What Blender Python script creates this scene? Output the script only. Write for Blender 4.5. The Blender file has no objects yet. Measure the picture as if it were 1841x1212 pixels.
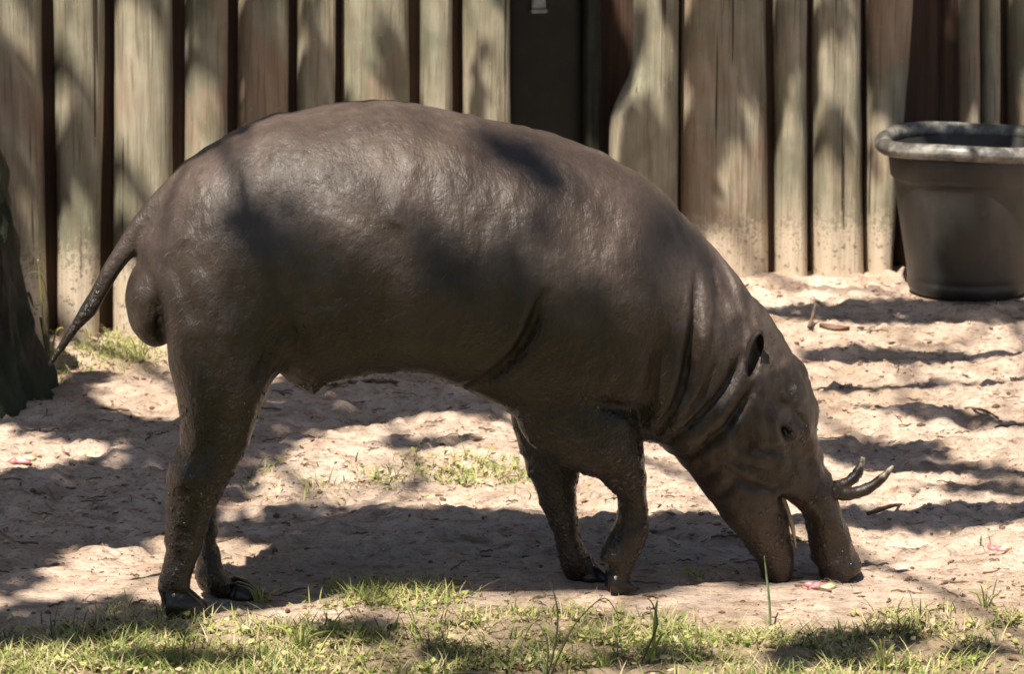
import bpy, bmesh, math, random
import numpy as np
from mathutils import Vector, Matrix

random.seed(7)
rng = np.random.default_rng(7)
R = math.radians
scene = bpy.context.scene
col = scene.collection

# ------------------------------------------------------------------ camera
IW, IH, FPX = 1841.0, 1212.0, 7500.0
CAM = Vector((0.0, -6.0, 1.6)); PITCH = R(11.36)
cam = bpy.data.cameras.new('camera')
cam.sensor_width = 36.0; cam.lens = FPX / IW * 36.0
cam.clip_start = 0.1; cam.clip_end = 2000.0
cam.dof.use_dof = True; cam.dof.focus_distance = 6.1; cam.dof.aperture_fstop = 14.0
camo = bpy.data.objects.new('camera', cam); col.objects.link(camo)
camo.location = CAM; camo.rotation_euler = (R(90) - PITCH, 0, 0)
scene.camera = camo

# ------------------------------------------------------------------ sky, sun, exposure
SUN_EL, SUN_AZ = R(61.0), R(27.0)          # azimuth: degrees to the left of straight behind the camera
S = Vector((-math.sin(SUN_AZ) * math.cos(SUN_EL), -math.cos(SUN_AZ) * math.cos(SUN_EL), math.sin(SUN_EL)))
w = bpy.data.worlds.new('World'); scene.world = w; w.use_nodes = True
nt = w.node_tree; nt.nodes.clear()
sky = nt.nodes.new('ShaderNodeTexSky'); sky.sky_type = 'NISHITA'; sky.sun_disc = False
sky.sun_elevation = SUN_EL; sky.sun_rotation = math.atan2(S.x, S.y)
bg = nt.nodes.new('ShaderNodeBackground'); bg.inputs['Strength'].default_value = 0.05
wo = nt.nodes.new('ShaderNodeOutputWorld')
nt.links.new(sky.outputs[0], bg.inputs[0]); nt.links.new(bg.outputs[0], wo.inputs[0])
sl = bpy.data.lights.new('sun', 'SUN'); sl.energy = 5.0; sl.angle = R(0.53); sl.color = (1.0, 0.93, 0.82)
so = bpy.data.objects.new('sun', sl); col.objects.link(so)
so.location = S * 20; so.rotation_euler = (-S).to_track_quat('-Z', 'Y').to_euler()
scene.view_settings.view_transform = 'Standard'; scene.view_settings.look = 'None'
scene.view_settings.gamma = 1.0; scene.view_settings.exposure = 0.95
scene.view_settings.use_curve_mapping = False
scene.cycles.filter_width = 1.7
scene.cycles.use_denoising = True

# ------------------------------------------------------------------ pixel rays -> points in the place
cp, sp = math.cos(PITCH), math.sin(PITCH)
def ray(px, py):
    u = (px - IW / 2) / FPX; v = -(py - IH / 2) / FPX
    return Vector((u, cp + v * sp, -sp + v * cp))
def hit(px, py, p0, n):
    d = ray(px, py); t = (Vector(p0) - CAM).dot(n) / d.dot(n)
    return CAM + d * t
UP = Vector((0, 0, 1))
def hit_ground(px, py, z=0.0):
    return hit(px, py, (0, 0, z), UP)

# ------------------------------------------------------------------ numpy noise
def lattice(seed):
    return np.random.default_rng(seed).random((256, 256)).astype(np.float32)
_LAT = {}
def vnoise(x, y, seed=0):
    L = _LAT.setdefault(seed, lattice(seed))
    xi = np.floor(x).astype(np.int64); yi = np.floor(y).astype(np.int64)
    fx = x - xi; fy = y - yi
    fx = fx * fx * fx * (fx * (fx * 6 - 15) + 10); fy = fy * fy * fy * (fy * (fy * 6 - 15) + 10)
    a = L[xi & 255, yi & 255]; b = L[(xi + 1) & 255, yi & 255]
    c = L[xi & 255, (yi + 1) & 255]; d = L[(xi + 1) & 255, (yi + 1) & 255]
    return (a * (1 - fx) + b * fx) * (1 - fy) + (c * (1 - fx) + d * fx) * fy - 0.5
def fbm(x, y, seed=0, oct=4, gain=0.5):
    s = 0; amp = 1.0; f = 1.0
    for k in range(oct):
        s = s + amp * vnoise(x * f + 13.7 * k, y * f + 7.1 * k, seed + k); amp *= gain; f *= 2.03
    return s
def sstep(a, b, x):
    t = np.clip((x - a) / (b - a), 0, 1); return t * t * (3 - 2 * t)

# ------------------------------------------------------------------ object helpers
def tag(o, label=None, cat=None, group=None, kind=None):
    if label: o['label'] = label
    if cat: o['category'] = cat
    if group: o['group'] = group
    if kind: o['kind'] = kind
    return o
def empty(name, loc=(0, 0, 0), rz=0.0):
    o = bpy.data.objects.new(name, None); col.objects.link(o)
    o.location = loc; o.rotation_euler = (0, 0, rz); o.empty_display_size = 0.1
    return o
def mesh_obj(name, verts, faces, mats, parent=None, smooth=True, loc=None, midx=None):
    me = bpy.data.meshes.new(name)
    if isinstance(verts, np.ndarray): verts = verts.tolist()
    if isinstance(faces, np.ndarray): faces = faces.tolist()
    me.from_pydata(verts, [], faces)
    for m in (mats if isinstance(mats, (list, tuple)) else [mats]): me.materials.append(m)
    if midx is not None: me.polygons.foreach_set('material_index', np.asarray(midx, dtype=np.int32))
    me.polygons.foreach_set('use_smooth', [smooth] * len(me.polygons))
    me.update()
    o = bpy.data.objects.new(name, me); col.objects.link(o)
    if parent: o.parent = parent
    if loc is not None: o.location = loc
    return o
def tube(pts, radii, seg=8, flat=1.0, cap=True):
    """verts, faces of a tapering tube along pts"""
    V = []; F = []
    pts = [Vector(p) for p in pts]; n = len(pts)
    prev = None
    for i, p in enumerate(pts):
        t = (pts[min(i + 1, n - 1)] - pts[max(i - 1, 0)]).normalized()
        if prev is None:
            a = t.orthogonal().normalized()
        else:
            a = (prev - t * prev.dot(t)).normalized()
        prev = a; b = t.cross(a)
        for k in range(seg):
            th = 2 * math.pi * k / seg
            V.append(tuple(p + (a * math.cos(th) + b * math.sin(th) * flat) * radii[i]))
    for i in range(n - 1):
        for k in range(seg):
            k2 = (k + 1) % seg
            F.append((i * seg + k, i * seg + k2, (i + 1) * seg + k2, (i + 1) * seg + k))
    if cap:
        F.append(tuple(range(seg))[::-1]); F.append(tuple(range((n - 1) * seg, n * seg)))
    return V, F
def catmull(pts, n=6):
    pts = [Vector(p) for p in pts]; out = []
    for i in range(len(pts) - 1):
        p0 = pts[max(i - 1, 0)]; p1 = pts[i]; p2 = pts[i + 1]; p3 = pts[min(i + 2, len(pts) - 1)]
        for k in range(n):
            t = k / n
            out.append(0.5 * ((2 * p1) + (p2 - p0) * t + (2 * p0 - 5 * p1 + 4 * p2 - p3) * t * t + (3 * p1 - p0 - 3 * p2 + p3) * t ** 3))
    out.append(pts[-1]); return out
def lerp_list(a, n):
    xs = np.linspace(0, len(a) - 1, n); return np.interp(xs, range(len(a)), a).tolist()

# ------------------------------------------------------------------ materials
class NB:
    def __init__(s, name):
        s.m = bpy.data.materials.new(name); s.m.use_nodes = True
        s.t = s.m.node_tree; s.t.nodes.clear()
        s.out = s.n('ShaderNodeOutputMaterial'); s.b = s.n('ShaderNodeBsdfPrincipled')
        s.l(s.b.outputs[0], s.out.inputs[0])
    def n(s, k, **kw):
        nd = s.t.nodes.new(k)
        for a, v in kw.items(): setattr(nd, a, v)
        return nd
    def l(s, a, b): s.t.links.new(a, b)
    def coord(s, scale=(1, 1, 1), rand=False, kind='Object'):
        tc = s.n('ShaderNodeTexCoord'); mp = s.n('ShaderNodeMapping')
        mp.inputs['Scale'].default_value = scale
        s.l(tc.outputs[kind], mp.inputs[0])
        if rand:
            oi = s.n('ShaderNodeObjectInfo'); mu = s.n('ShaderNodeVectorMath', operation='SCALE')
            mu.inputs[0].default_value = (37.1, 19.7, 53.3)
            s.l(oi.outputs['Random'], mu.inputs['Scale']); s.l(mu.outputs[0], mp.inputs['Location'])
        return mp.outputs[0]
    def noise(s, vec, scale=5, detail=4, rough=0.55, dist=0.0):
        nd = s.n('ShaderNodeTexNoise'); nd.inputs['Scale'].default_value = scale
        nd.inputs['Detail'].default_value = detail; nd.inputs['Roughness'].default_value = rough
        nd.inputs['Distortion'].default_value = dist
        s.l(vec, nd.inputs['Vector']); return nd.outputs['Fac']
    def ramp(s, fac, stops):
        nd = s.n('ShaderNodeValToRGB'); cr = nd.color_ramp
        while len(cr.elements) < len(stops): cr.elements.new(0.5)
        for e, (p, c) in zip(cr.elements, stops):
            e.position = p; e.color = (*c, 1) if len(c) == 3 else c
        s.l(fac, nd.inputs[0]); return nd.outputs[0]
    def rampf(s, fac, a, b, va=0.0, vb=1.0):
        nd = s.n('ShaderNodeMapRange', interpolation_type='SMOOTHSTEP')
        for k, v in zip(('From Min', 'From Max', 'To Min', 'To Max'), (a, b, va, vb)): nd.inputs[k].default_value = v
        s.l(fac, nd.inputs['Value']); return nd.outputs[0]
    def mix(s, f, a, b, mode='MIX'):
        nd = s.n('ShaderNodeMix', data_type='RGBA', blend_type=mode)
        for i, v in ((0, f), (6, a), (7, b)):
            if hasattr(v, 'is_output'): s.l(v, nd.inputs[i])
            elif i == 0: nd.inputs[0].default_value = v
            else: nd.inputs[i].default_value = (*v, 1)
        return nd.outputs[2]
    def math(s, op, a, b=None):
        nd = s.n('ShaderNodeMath', operation=op)
        for i, v in ((0, a), (1, b)):
            if v is None: continue
            if hasattr(v, 'is_output'): s.l(v, nd.inputs[i])
            else: nd.inputs[i].default_value = v
        return nd.outputs[0]
    def bump(s, h, strength=0.3, dist=0.01, prev=None):
        nd = s.n('ShaderNodeBump'); nd.inputs['Strength'].default_value = strength; nd.inputs['Distance'].default_value = dist
        s.l(h, nd.inputs['Height'])
        if prev is not None: s.l(prev, nd.inputs['Normal'])
        return nd.outputs[0]
    def base(s, c):
        if hasattr(c, 'is_output'): s.l(c, s.b.inputs['Base Color'])
        else: s.b.inputs['Base Color'].default_value = (*c, 1)
    def rough(s, r):
        if hasattr(r, 'is_output'): s.l(r, s.b.inputs['Roughness'])
        else: s.b.inputs['Roughness'].default_value = r
    def normal(s, n): s.l(n, s.b.inputs['Normal'])

def mat_ground():
    m = NB('sand_soil'); v = m.coord()
    big = m.noise(v, 2.2, 5, 0.6); mid = m.noise(v, 14, 6, 0.65); fine = m.noise(v, 90, 5, 0.7)
    vs = m.coord((1, 2.6, 1)); streak = m.noise(vs, 8, 6, 0.7)
    c = m.ramp(mid, [(0.25, (0.33, 0.235, 0.175)), (0.46, (0.53, 0.40, 0.31)), (0.74, (0.70, 0.55, 0.44))])
    c = m.mix(m.rampf(big, 0.48, 0.64, 0, 0.7), c, (0.36, 0.265, 0.185))
    c = m.mix(m.rampf(streak, 0.52, 0.68, 0, 0.8), c, (0.24, 0.155, 0.105))
    vs2 = m.coord((1, 3.2, 1)); st2 = m.noise(vs2, 34, 5, 0.7)
    c = m.mix(m.rampf(st2, 0.54, 0.64, 0, 0.75), c, (0.20, 0.128, 0.09))
    st3 = m.noise(m.coord((1, 2.4, 1)), 120, 4, 0.7); c = m.mix(m.rampf(st3, 0.56, 0.66, 0, 0.7), c, (0.15, 0.095, 0.066))
    c = m.mix(m.rampf(fine, 0.60, 0.74, 0, 0.6), c, (0.13, 0.085, 0.055))
    # darker humus under the lawn, which goes on towards the viewer
    sx = m.n('ShaderNodeSeparateXYZ'); m.l(v, sx.inputs[0])
    yy = m.math('ADD', sx.outputs['Y'], m.math('MULTIPLY', m.math('SUBTRACT', mid, 0.5), 0.35))
    hum = m.mix(m.rampf(fine, 0.4, 0.65), (0.27, 0.20, 0.115), (0.12, 0.10, 0.05))
    c = m.mix(m.rampf(yy, -0.30, -0.02, 0.75, 0.0), c, hum)
    c = m.mix(m.rampf(yy, -0.85, -0.65, 1.0, 0.0), c, (0.085, 0.095, 0.036))
    m.base(c); m.rough(0.95); m.b.inputs['Specular IOR Level'].default_value = 0.2
    m.normal(m.bump(fine, 0.8, 0.008, m.bump(st2, 0.6, 0.010, m.bump(mid, 0.5, 0.018))))
    return m.m
def mat_skin():
    m = NB('grey_brown_hide'); v = m.coord()
    sx = m.n('ShaderNodeSeparateXYZ'); m.l(v, sx.inputs[0])
    big = m.noise(v, 7, 5, 0.6); mid = m.noise(v, 34, 5, 0.65); fine = m.noise(v, 160, 4, 0.65)
    vw = m.coord((1.6, 1, 0.45)); wr = m.noise(vw, 70, 5, 0.65, 0.4)
    at = m.n('ShaderNodeAttribute', attribute_name='wet'); wet_shade = at.outputs['Fac']
    wet_shade = m.math('MULTIPLY', wet_shade, m.rampf(m.math('ADD', big, m.math('MULTIPLY', mid, 0.5)), 0.55, 0.85, 0.55, 1.0))
    dry = m.ramp(big, [(0.3, (0.034, 0.022, 0.016)), (0.50, (0.066, 0.046, 0.036)), (0.68, (0.122, 0.090, 0.074))])
    dry = m.mix(m.rampf(wr, 0.5, 0.72, 0, 0.45), dry, (0.034, 0.023, 0.017))
    dry = m.mix(m.rampf(fine, 0.62, 0.75, 0, 0.5), dry, (0.12, 0.095, 0.080))
    spk = m.math('MULTIPLY', m.rampf(m.noise(v, 55, 6, 0.75), 0.60, 0.68), m.rampf(big, 0.45, 0.6, 0.15, 0.8))
    dry = m.mix(spk, dry, (0.17, 0.138, 0.115))
    pat = m.noise(v, 3.2, 4, 0.6); dry = m.mix(m.rampf(pat, 0.52, 0.66, 0, 0.5), dry, (0.058, 0.039, 0.027))
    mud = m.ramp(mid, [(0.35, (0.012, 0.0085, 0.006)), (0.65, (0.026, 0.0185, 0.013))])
    dp = m.n('ShaderNodeAttribute', attribute_name='damp'); dry = m.mix(m.math('MULTIPLY', dp.outputs['Fac'], m.rampf(wr, 0.3, 0.7, 1.0, 0.75)), dry, (0.016, 0.0105, 0.0068))  # lower flank shade painted into the hide, plus muddy mottling of the face
    m.base(m.mix(wet_shade, dry, mud))
    m.rough(m.math('SUBTRACT', m.rampf(mid, 0.3, 0.7, 0.40, 0.58), m.math('MULTIPLY', wet_shade, 0.31)))
    m.b.inputs['Specular IOR Level'].default_value = 0.42
    n1 = m.bump(wr, 0.40, 0.007); n2 = m.bump(mid, 0.28, 0.010, n1); n3 = m.bump(m.noise(v, 95, 4, 0.6), 0.3, 0.007, n2)
    m.l(m.math('ADD', 0.22, m.math('MULTIPLY', wet_shade, 0.9)), n3.node.inputs['Strength'])
    m.normal(n3); return m.m
def mat_wood(name='weathered_wood', dark=False):
    m = NB(name)
    v = m.coord((1, 1, 1), rand=True); vg = m.coord((1, 1, 0.045), rand=True); vw = m.coord((1, 1, 0.10), rand=True)
    big = m.noise(v, 5, 4, 0.6); big2 = m.noise(v, 3.1, 4, 0.6, 0.6)
    g = m.noise(vg, 130, 5, 0.7, 0.3); g2 = m.noise(vg, 45, 4, 0.6)
    wv = m.n('ShaderNodeTexWave', wave_type='RINGS', rings_direction='Y'); wv.inputs['Scale'].default_value = 14
    wv.inputs['Distortion'].default_value = 5.5; wv.inputs['Detail'].default_value = 3; wv.inputs['Detail Scale'].default_value = 1.6
    m.l(vw, wv.inputs['Vector'])
    if dark:
        c = m.ramp(g2, [(0.3, (0.045, 0.026, 0.018)), (0.7, (0.11, 0.064, 0.044))])  # brown backing boards, with the shade of the gaps painted in
    else:
        c = m.ramp(big, [(0.30, (0.17, 0.175, 0.125)), (0.44, (0.31, 0.29, 0.21)), (0.58, (0.43, 0.375, 0.28)), (0.72, (0.38, 0.28, 0.21))])
        c = m.mix(m.rampf(big2, 0.50, 0.64, 0, 0.75), c, (0.36, 0.23, 0.16))
        big3 = m.noise(m.coord((1, 1, 0.4), rand=True), 7, 4, 0.6, 0.4); c = m.mix(m.rampf(big3, 0.52, 0.68, 0, 0.7), c, (0.17, 0.165, 0.11))
        c = m.mix(m.rampf(g, 0.50, 0.66, 0, 0.75), c, (0.17, 0.13, 0.08))
        c = m.mix(m.rampf(g2, 0.56, 0.75, 0, 0.45), c, (0.60, 0.53, 0.39))
        c = m.mix(m.math('MULTIPLY', wv.outputs['Fac'], 0.38), c, (0.20, 0.16, 0.10))
        crk = m.noise(m.coord((1, 1, 0.018), rand=True), 75, 3, 0.55); c = m.mix(m.rampf(crk, 0.655, 0.685, 0, 0.9), c, (0.045, 0.032, 0.020))
        # sand and rot splashed up the foot of each plank
        tc = m.n('ShaderNodeTexCoord'); sx = m.n('ShaderNodeSeparateXYZ'); m.l(tc.outputs['Object'], sx.inputs[0])
        sp_ = m.noise(v, 75, 6, 0.8)
        low = m.rampf(sx.outputs['Z'], 0.02, 0.26, 1.0, 0.0)
        f = m.rampf(m.math('ADD', m.math('MULTIPLY', low, 0.34), m.math('MULTIPLY', sp_, 0.9)), 0.56, 0.64)
        c = m.mix(m.math('MULTIPLY', f, 0.85), c, (0.62, 0.51, 0.385))
        f2 = m.math('MULTIPLY', m.rampf(sp_, 0.55, 0.60), m.rampf(sx.outputs['Z'], 0.05, 0.30, 0.9, 0.0))
        c = m.mix(f2, c, (0.12, 0.085, 0.055))
    m.base(c); m.rough(0.85); m.b.inputs['Specular IOR Level'].default_value = 0.25
    m.normal(m.bump(g, 0.8, 0.006, m.bump(wv.outputs['Fac'], 0.12, 0.004, m.bump(g2, 0.4, 0.008))))
    return m.m
def mat_simple(name, c, r=0.6, spec=0.4, bump=None, var=None):
    m = NB(name); v = m.coord(rand=True)
    nz = m.noise(v, (bump or (30,))[0], 4, 0.6)
    c2 = var or tuple(x * 0.6 for x in c)
    m.base(m.mix(m.rampf(nz, 0.35, 0.7), c, c2)); m.rough(r); m.b.inputs['Specular IOR Level'].default_value = spec
    if bump: m.normal(m.bump(nz, bump[1], bump[2]))
    return m.m
def mat_leaf(name, c, tr=0.35, var=None):
    m = NB(name); v = m.coord()
    nz = m.noise(v, 24, 3, 0.6); c2 = var or tuple(x * 0.6 for x in c)
    cc = m.mix(m.rampf(nz, 0.35, 0.65), c, c2)
    m.base(cc); m.rough(0.55); m.b.inputs['Specular IOR Level'].default_value = 0.3
    t = m.n('ShaderNodeBsdfTranslucent'); mx = m.n('ShaderNodeMixShader'); mx.inputs[0].default_value = tr
    m.l(cc, t.inputs[0]); m.l(m.b.outputs[0], mx.inputs[1]); m.l(t.outputs[0], mx.inputs[2]); m.l(mx.outputs[0], m.out.inputs[0])
    return m.m
def mat_pot():
    m = NB('dusty_black_plastic'); v = m.coord((1, 1, 0.35)); vf = m.coord()
    a = m.noise(v, 9, 5, 0.6); b = m.noise(vf, 55, 5, 0.7); sp_ = m.noise(vf, 18, 6, 0.7)
    c = m.ramp(a, [(0.3, (0.010, 0.010, 0.0095)), (0.55, (0.024, 0.0235, 0.022)), (0.75, (0.058, 0.055, 0.049))])
    at = m.n('ShaderNodeAttribute', attribute_name='worn')
    f = m.math('MULTIPLY', at.outputs['Fac'], m.rampf(sp_, 0.40, 0.66, 0.15, 0.9))
    c = m.mix(f, c, (0.30, 0.28, 0.245)); c = m.mix(m.rampf(b, 0.6, 0.75, 0, 0.25), c, (0.13, 0.11, 0.085))
    m.base(c); m.rough(m.rampf(a, 0.3, 0.7, 0.33, 0.55)); m.normal(m.bump(b, 0.2, 0.003)); return m.m
def mat_bark():
    m = NB('mossy_bark'); v = m.coord((1, 1, 0.3)); vf = m.coord()
    a = m.noise(v, 26, 6, 0.7, 0.5); b = m.noise(vf, 6, 5, 0.6)
    c = m.ramp(a, [(0.35, (0.018, 0.014, 0.010)), (0.65, (0.07, 0.056, 0.04))])
    c = m.mix(m.rampf(b, 0.42, 0.6, 0, 0.8), c, (0.030, 0.042, 0.014))
    m.base(c); m.rough(0.9); m.normal(m.bump(a, 0.9, 0.02)); return m.m
def mat_tusk():
    m = NB('muddy_tusk'); at = m.n('ShaderNodeAttribute', attribute_name='tip'); v = m.coord()
    nz = m.noise(v, 70, 4, 0.6)
    f = m.rampf(m.math('ADD', at.outputs['Fac'], m.math('MULTIPLY', m.math('SUBTRACT', nz, 0.5), 0.7)), 0.80, 1.10)
    m.base(m.mix(f, (0.022, 0.013, 0.007), (0.34, 0.27, 0.19))); m.rough(0.42); m.normal(m.bump(nz, 0.6, 0.004)); return m.m
M = dict(ground=mat_ground(), skin=mat_skin(), wood=mat_wood(), back=mat_wood('dark_backing_wood', True), pot=mat_pot(), bark=mat_bark(), tusk=mat_tusk(),
         gate=mat_simple('dark_green_paint', (0.012, 0.012, 0.008), 0.6, 0.3, (22, 0.3, 0.004), (0.018, 0.017, 0.011)),
         gatepost=mat_simple('dim_green_post', (0.030, 0.031, 0.020), 0.7, 0.3, (30, 0.3, 0.004)),
         metal=mat_simple('dull_galvanised_steel', (0.30, 0.31, 0.29), 0.45, 0.5, (40, 0.2, 0.002)),
         eye=mat_simple('dark_eye', (0.012, 0.008, 0.006), 0.08, 0.6),
         earin=mat_simple('dark_ear_hide', (0.020, 0.013, 0.010), 0.7, 0.3, (60, 0.3, 0.003)),
         hoof=mat_simple('muddy_hoof', (0.014, 0.010, 0.007), 0.3, 0.5, (50, 0.5, 0.004)),
         leaf=mat_leaf('oak_leaf_green', (0.055, 0.10, 0.025), 0.25),
         g1=mat_leaf('grass_green', (0.27, 0.33, 0.09), 0.35, (0.17, 0.23, 0.055)), g2=mat_leaf('grass_yellow', (0.50, 0.50, 0.18), 0.35, (0.34, 0.37, 0.11)),
         g3=mat_leaf('grass_straw', (0.60, 0.50, 0.30), 0.25, (0.42, 0.33, 0.18)), g4=mat_leaf('grass_dark', (0.07, 0.10, 0.028), 0.3, (0.05, 0.07, 0.02)),
         stem=mat_leaf('pale_green_stem', (0.26, 0.36, 0.15), 0.3, (0.12, 0.15, 0.06)),
         drystem=mat_leaf('dark_olive_stem', (0.15, 0.16, 0.07), 0.3, (0.10, 0.10, 0.05)),
         dead=mat_leaf('dead_leaf_brown', (0.20, 0.11, 0.06), 0.2, (0.10, 0.06, 0.035)), tanleaf=mat_leaf('dry_leaf_tan', (0.50, 0.37, 0.24), 0.2, (0.34, 0.24, 0.15)),
         chip=mat_simple('dark_wood_chip', (0.10, 0.066, 0.045), 0.9, 0.2, (80, 0.4, 0.003), (0.18, 0.12, 0.08)),
         crumb=mat_simple('sand_crumb', (0.52, 0.38, 0.28), 0.95, 0.2, (90, 0.5, 0.003), (0.32, 0.22, 0.15)),
         bristle=mat_simple('pale_bristle', (0.16, 0.13, 0.10), 0.5, 0.4),
         wetmud=mat_simple('wet_mud', (0.022, 0.015, 0.011), 0.27, 0.7),
         ivory=mat_simple('stained_ivory', (0.55, 0.45, 0.30), 0.35, 0.5, (50, 0.2, 0.002), (0.34, 0.24, 0.14)),
         melon=mat_simple('pink_melon_flesh', (0.72, 0.13, 0.15), 0.35, 0.5, (60, 0.3, 0.003), (0.80, 0.42, 0.40)),
         rind=mat_simple('pale_melon_rind', (0.62, 0.62, 0.36), 0.4, 0.5, (60, 0.3, 0.003), (0.45, 0.50, 0.20)))

# ------------------------------------------------------------------ fence line
FA = Vector((-0.84, 2.06, 0.0)); FB = Vector((0.56, 2.40, 0.0))
FD = (FB - FA).normalized(); FN = Vector((FD.y, -FD.x, 0.0))      # FN looks towards the camera
def hit_fence(px, py, off=0.0): return hit(px, py, FA + FN * off, FN)
def fence_u(px, py, off=0.0): return (hit_fence(px, py, off) - FA).dot(FD)

# ------------------------------------------------------------------ ground: one sheet, fine near the animal, coarse to the horizon
PZ = 0.035
POT_C = hit_ground(1742, 525, PZ)
def gz(x, y):
    x = np.asarray(x, dtype=np.float64); y = np.asarray(y, dtype=np.float64)
    near = sstep(9.0, 4.0, np.hypot(x, y - 1))
    h = 0.016 * fbm(x * 1.7, y * 1.7, 1, 3) + 0.012 * fbm(x * 6 + 3, y * 12, 5, 3)
    h = h + 0.012 * fbm(x * 26, y * 48, 9, 3, 0.72) + 0.008 * np.maximum(fbm(x * 17 + 9, y * 30, 15, 2) - 0.1, 0)
    # long low ruts running across on the right
    rut = fbm(x * 3.0, y * 26, 21, 3)
    h = h + 0.028 * rut * sstep(0.15, 0.45, x) * sstep(0.35, 0.7, y)
    # footprints / hollows
    pit = vnoise(x * 11 + 40, y * 13, 31)
    h = h - 0.013 * sstep(0.12, 0.34, pit) * sstep(0.1, 0.4, y)
    # sand heaped against the fence on the right, lower and grassed on the left
    fd = (x - FA.x) * FN.x + (y - FA.y) * FN.y
    h = h + (0.035 * sstep(0.62, 0.28, fd) + 0.010 * np.exp(-(fd / 0.16) ** 2) * (1 + 1.5 * vnoise(x * 6, y * 6, 41))) * sstep(0.22, 0.50, x) - 0.018 * sstep(0.6, 0.1, fd) * sstep(-0.2, -0.6, x)
    # flat and level where the animal and the pot stand
    flat = np.exp(-(((y - 0.02) / 0.16) ** 2)) * sstep(1.0, 0.7, np.abs(x))
    h = h * (1 - 0.75 * flat)
    pr = np.hypot(x - POT_C.x, y - POT_C.y); tp = sstep(0.13, 0.22, pr); h = h * tp + PZ * (1 - tp)
    return h * near
def axis(lo, hi, step, far):
    a = np.arange(lo, hi + 1e-6, step); out = []; s = step; p = 0.0
    while p < far: s *= 1.35; p += s; out.append(p)
    out = np.array(out); return np.concatenate([(lo - out)[::-1], a, hi + out])
gx = axis(-1.35, 1.35, 0.0075, 900.0); gy = axis(-0.75, 2.75, 0.0085, 900.0)
X, Y = np.meshgrid(gx, gy, indexing='ij'); Z = gz(X, Y)
nx, ny = X.shape; idx = np.arange(nx * ny).reshape(nx, ny)
F = np.stack([idx[:-1, :-1], idx[1:, :-1], idx[1:, 1:], idx[:-1, 1:]], -1).reshape(-1, 4)
g = mesh_obj('ground', np.stack([X, Y, Z], -1).reshape(-1, 3), F, M['ground']); tag(g, 'sandy soil with ruts, crumbs and patches of grass', 'ground', kind='structure')
def gzs(x, y): return float(gz(np.array([x]), np.array([y]))[0])

# ------------------------------------------------------------------ fence
fence = empty('wooden_fence', FA); tag(fence, 'tall weathered fence of upright wooden planks behind the animal', 'fence')
FROT = math.atan2(FD.y, FD.x)
FH = 1.95
def plank(name, left, right, mat, off=0.0, thick=0.048, roundness=2.4, parent=fence, seed=0, zb=-0.12, top=None):
    """left / right: edge as [(py, px), ...]; the plank is built standing in the fence plane"""
    top = top or FH
    def edge(lst, z):
        zz = [hit_fence(px, py, off).z for py, px in lst]; uu = [fence_u(px, py, off) for py, px in lst]
        o = np.argsort(zz); return np.interp(z, np.array(zz)[o], np.array(uu)[o])
    nz_ = 44; zs = np.concatenate([np.linspace(zb, 0.75, 34), np.linspace(0.8, top, 10)])
    L = edge(left, zs); Rr = edge(right, zs)
    r = np.random.default_rng(seed + 500); ph = r.random(8) * 50
    L = L + 0.0035 * fbm(zs * 5 + ph[0], zs * 0 + ph[1], 61, 3); Rr = Rr + 0.0035 * fbm(zs * 5 + ph[2], zs * 0 + ph[3], 62, 3)
    c0 = 0.5 * (L[len(L) // 2] + Rr[len(L) // 2]); V = []; Fc = []
    ns = 13; s = np.linspace(-1, 1, ns)
    for i, z in enumerate(zs):
        hw = 0.5 * (Rr[i] - L[i]); c = 0.5 * (Rr[i] + L[i]) - c0
        d = thick * (1 - np.abs(s) ** roundness) ** 0.5 + 0.004 * fbm(s * 2.5 + ph[4], np.full(ns, z * 3 + ph[5]), 63, 3) * (1 - s ** 4)
        for k in range(ns): V.append((c + s[k] * hw, -d[k], z))
        V.append((c + hw, 0.02, z)); V.append((c - hw, 0.02, z))
    m_ = ns + 2
    for i in range(len(zs) - 1):
        for k in range(m_):
            k2 = (k + 1) % m_
            Fc.append((i * m_ + k, i * m_ + k2, (i + 1) * m_ + k2, (i + 1) * m_ + k))
    Fc.append(tuple(range((len(zs) - 1) * m_, len(zs) * m_)))
    o = mesh_obj(name, V, Fc, mat, parent)
    p = FD * c0 + FN * off
    o.location = p; o.rotation_euler = (0, 0, FROT)
    return o
PL = [  # (left at top, left at bottom, right at top, right at bottom)
    (-150, -150, -62, -60), (-44, -44, 75, 83), (97, 106, 189, 178), (206, 204, 310, 312), (333, 332, 410, 410), (428, 428, 518, 520),
    (534, 534, 602, 603), (615, 615, 735, 737), (758, 758, 812, 812), (833, 833, 916, 917)]
k = 0
for a, b, c, d in PL:
    plank('plank', [(0, a), (550, b)], [(0, c), (550, d)], M['wood'], seed=k, roundness=(2.2 if k % 3 else 3.4)); k += 1
plank('plank', [(0, 1141), (110, 1140), (135, 1135), (160, 1122), (190, 1108), (215, 1100), (250, 1098), (500, 1098)], [(0, 1219), (500, 1220)], M['wood'], seed=21, roundness=2.6)
for a, b, c, d in [(1225, 1225, 1377, 1381), (1392, 1396, 1447, 1449), (1461, 1461, 1544, 1551), (1555, 1558, 1640, 1598), (1728, 1728, 1755, 1755), (1760, 1760, 1792, 1792), (1813, 1813, 1905, 1905), (1925, 1925, 2010, 2010)]:
    plank('plank', [(0, a), (500, b)], [(0, c), (500, d)], M['wood'], seed=30 + k, roundness=(2.2 if k % 3 else 3.2)); k += 1
for a, c in [(-190, 20), (35, 140), (150, 262), (275, 372), (380, 470), (478, 570), (575, 670), (690, 785), (795, 905), (1190, 1300), (1330, 1425), (1430, 1500), (1510, 1600), (1606, 1690), (1694, 1780), (1785, 1860), (1880, 2010)]:
    plank('backing_board', [(0, a), (500, a)], [(0, c), (500, c)], M['back'], off=-0.026, thick=0.010, roundness=6, seed=90 + k); k += 1
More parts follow.
